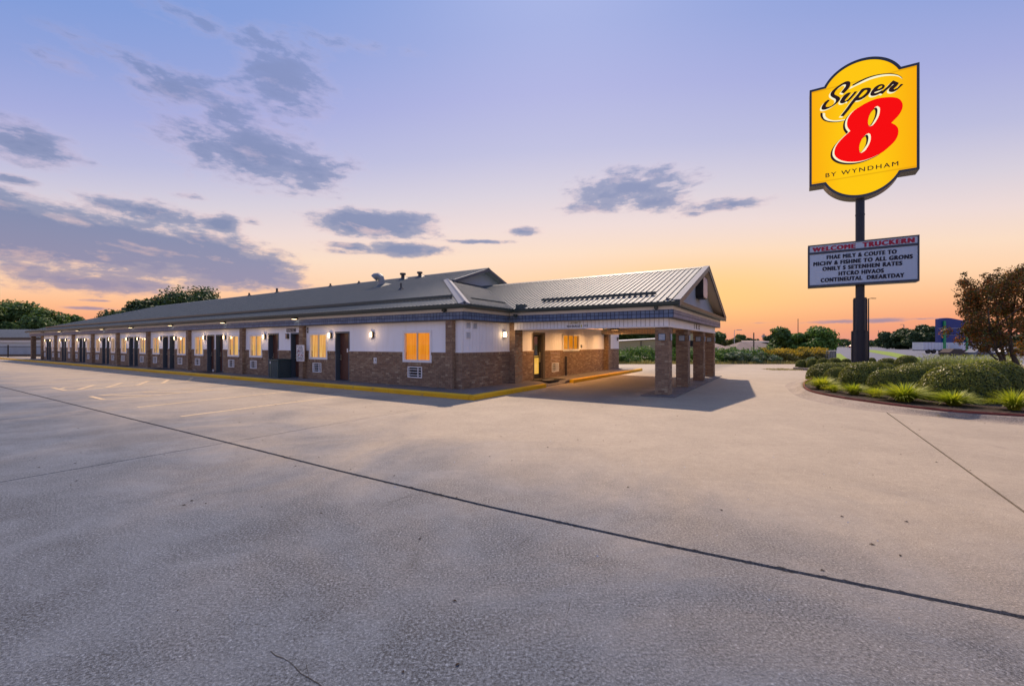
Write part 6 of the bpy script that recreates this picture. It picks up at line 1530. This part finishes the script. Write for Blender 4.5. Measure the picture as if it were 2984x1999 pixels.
def car(x, y, rz, mat, lab):
    t = thing('parked_car', lab, 'car', wat(x, y, -.1, rz, .8 if y < 100 else 1))
    mb = MB(); mb.prism([(-2.1, .3), (2.1, .3), (2.15, .75), (1.3, .9), (.75, 1.42), (-1.0, 1.45), (-1.75, .95), (-2.15, .85)], -.85, .85, 'y'); part('body', mb, mat, t, bevel=.06)
    mb = MB(); mb.prism([(1.15, .92), (.68, 1.36), (-.95, 1.38), (-1.5, .95)], -.87, .87, 'y'); part('window', mb, M_BLACK, t)
    for a in (-1.35, 1.35):
        for s_ in (-.9, .68): mb = MB(); mb.tube([(a, s_, .33), (a, s_+.22, .33)], .33, 12); part('wheel', mb, M_BLACK, t)
    mb = MB(); mb.box(2.1, 2.17, -.7, -.45, .6, .75); part('headlight', mb, M_ALUM, t); mb = MB(); mb.box(2.1, 2.17, .45, .7, .6, .75); part('headlight', mb, M_ALUM, t)
car(62.5, 62, .2, painted('car_tan', (.10, .08, .07), .8, 0, .1, 3.0, .1), 'brownish parked car left of the green post'); car(66.8, 62.5, .1, painted('car_silver', (.22, .23, .25), .8, 0, .1, 3.0, .1), 'silver parked car right of the green post'); car(71.5, 63, .1, M_VAN, 'white parked car behind the tall pale grass')
car(118, 215, 0, M_VAN, 'white car far down the road near the tree line'); car(160, 205, .3, painted('car_red', (.35, .03, .03), .4), 'red vehicle far off by the distant trees')
mb = MB()
for i in range(60): mb.box(118+i*1.6, 118.15+i*1.6, 206, 206.1, -.2, .75)
mb.box(118, 214, 206, 206.08, .45, .6)
t = thing('guard_fence', 'long pale guard fence along the far side of the highway', 'fence', wat(0, 0, 0)); part('rails', mb, M_ALUM, t)

# ---- white building and iron fence at the far left
t = thing('white_annex', 'low white building with pale ribbed metal roof at the far left', 'building', wat(-84, 62.5, -.3, .02))
mb = MB(); mb.box(0, 20.2, 0, 8, 0, 2.95); part('wall', mb, painted('pale_bluegrey_wall', (.55, .62, .68), .5), t)
mb = MB(); mb.box(-.3, 20.6, -.55, .0, 2.3, 2.56); mb.box(-.3, 20.6, -.10, -.002, 2.56, 2.9); part('frieze', mb, M_WTRIM, t)
mb = MB(); mb.box(-.3, 20.9, -.75, -.56, 2.62, 2.95); part('gutter', mb, M_BRONZE, t)
mb = MB(); mb.add([(-.3, -.75, 2.97), (20.9, -.75, 2.97), (20.9, 8.6, 2.97), (-.3, 8.6, 2.97), (-.3, 3.9, 4.25), (17.5, 3.9, 4.25)], [(0, 1, 5, 4), (1, 2, 5), (2, 3, 4, 5), (3, 0, 4)]); part('roof', mb, M_RIBL, t)
rb = []
for i in range(46):
    x = i*.45; tt = 1.0 if x < 17.5 else max(.05, 1-(x-17.5)/3.4); p1 = (x, -.75+4.65*tt, 2.98+1.28*tt); rb.append(rib_mat((x, -.75, 2.98), p1, (0, -.27, 1), .05, .035))
pieces('roof_rib', rb, M_RIB, t, 60, 'roof_ribs', Vector((20, -30, 0)))
for (x0, x1, z0, z1) in ((16.3, 17.9, 1.3, 2.3), (18.6, 19.5, .7, 2.0)):
    mb = MB(); mb.box(x0, x1, -.03, -.001, z0, z1); f_ = part('window', mb, M_WTRIM, t); mb = MB(); mb.box(x0+.06, x1-.06, -.05, -.031, z0+.06, z1-.06); part('pane', mb, M_DARK, f_)
    mb = MB(); mb.box(x0-.0, x1, -.06, -.051, (z0+z1)/2+.25, (z0+z1)/2+.29); part('mullion', mb, M_WTRIM, f_)
mb = MB(); mb.box(0, 20.2, -.04, -.002, 0, .55); part('brick_base', mb, M_BRICK, t)
t = thing('iron_fence', 'black iron picket fence in front of the white building at far left', 'fence', wat(-76, 55, -.1, .0))
mb = MB(); mb.box(0, 17.5, -.02, .02, .45, .5); mb.box(0, 17.5, -.02, .02, 1.42, 1.47); part('rail', mb, M_BLACK, t)
pk = [B(i*.14, i*.14+.025, -.012, .012, .2, 1.6) for i in range(125)]
pieces('picket', pk, M_BLACK, t, 130, 'pickets')
for x in (3, 9.6, 12.6, 17.4): mb = MB(); mb.box(x, x+.09, -.05, .05, 0, 1.7); part('post', mb, M_BLACK, t)
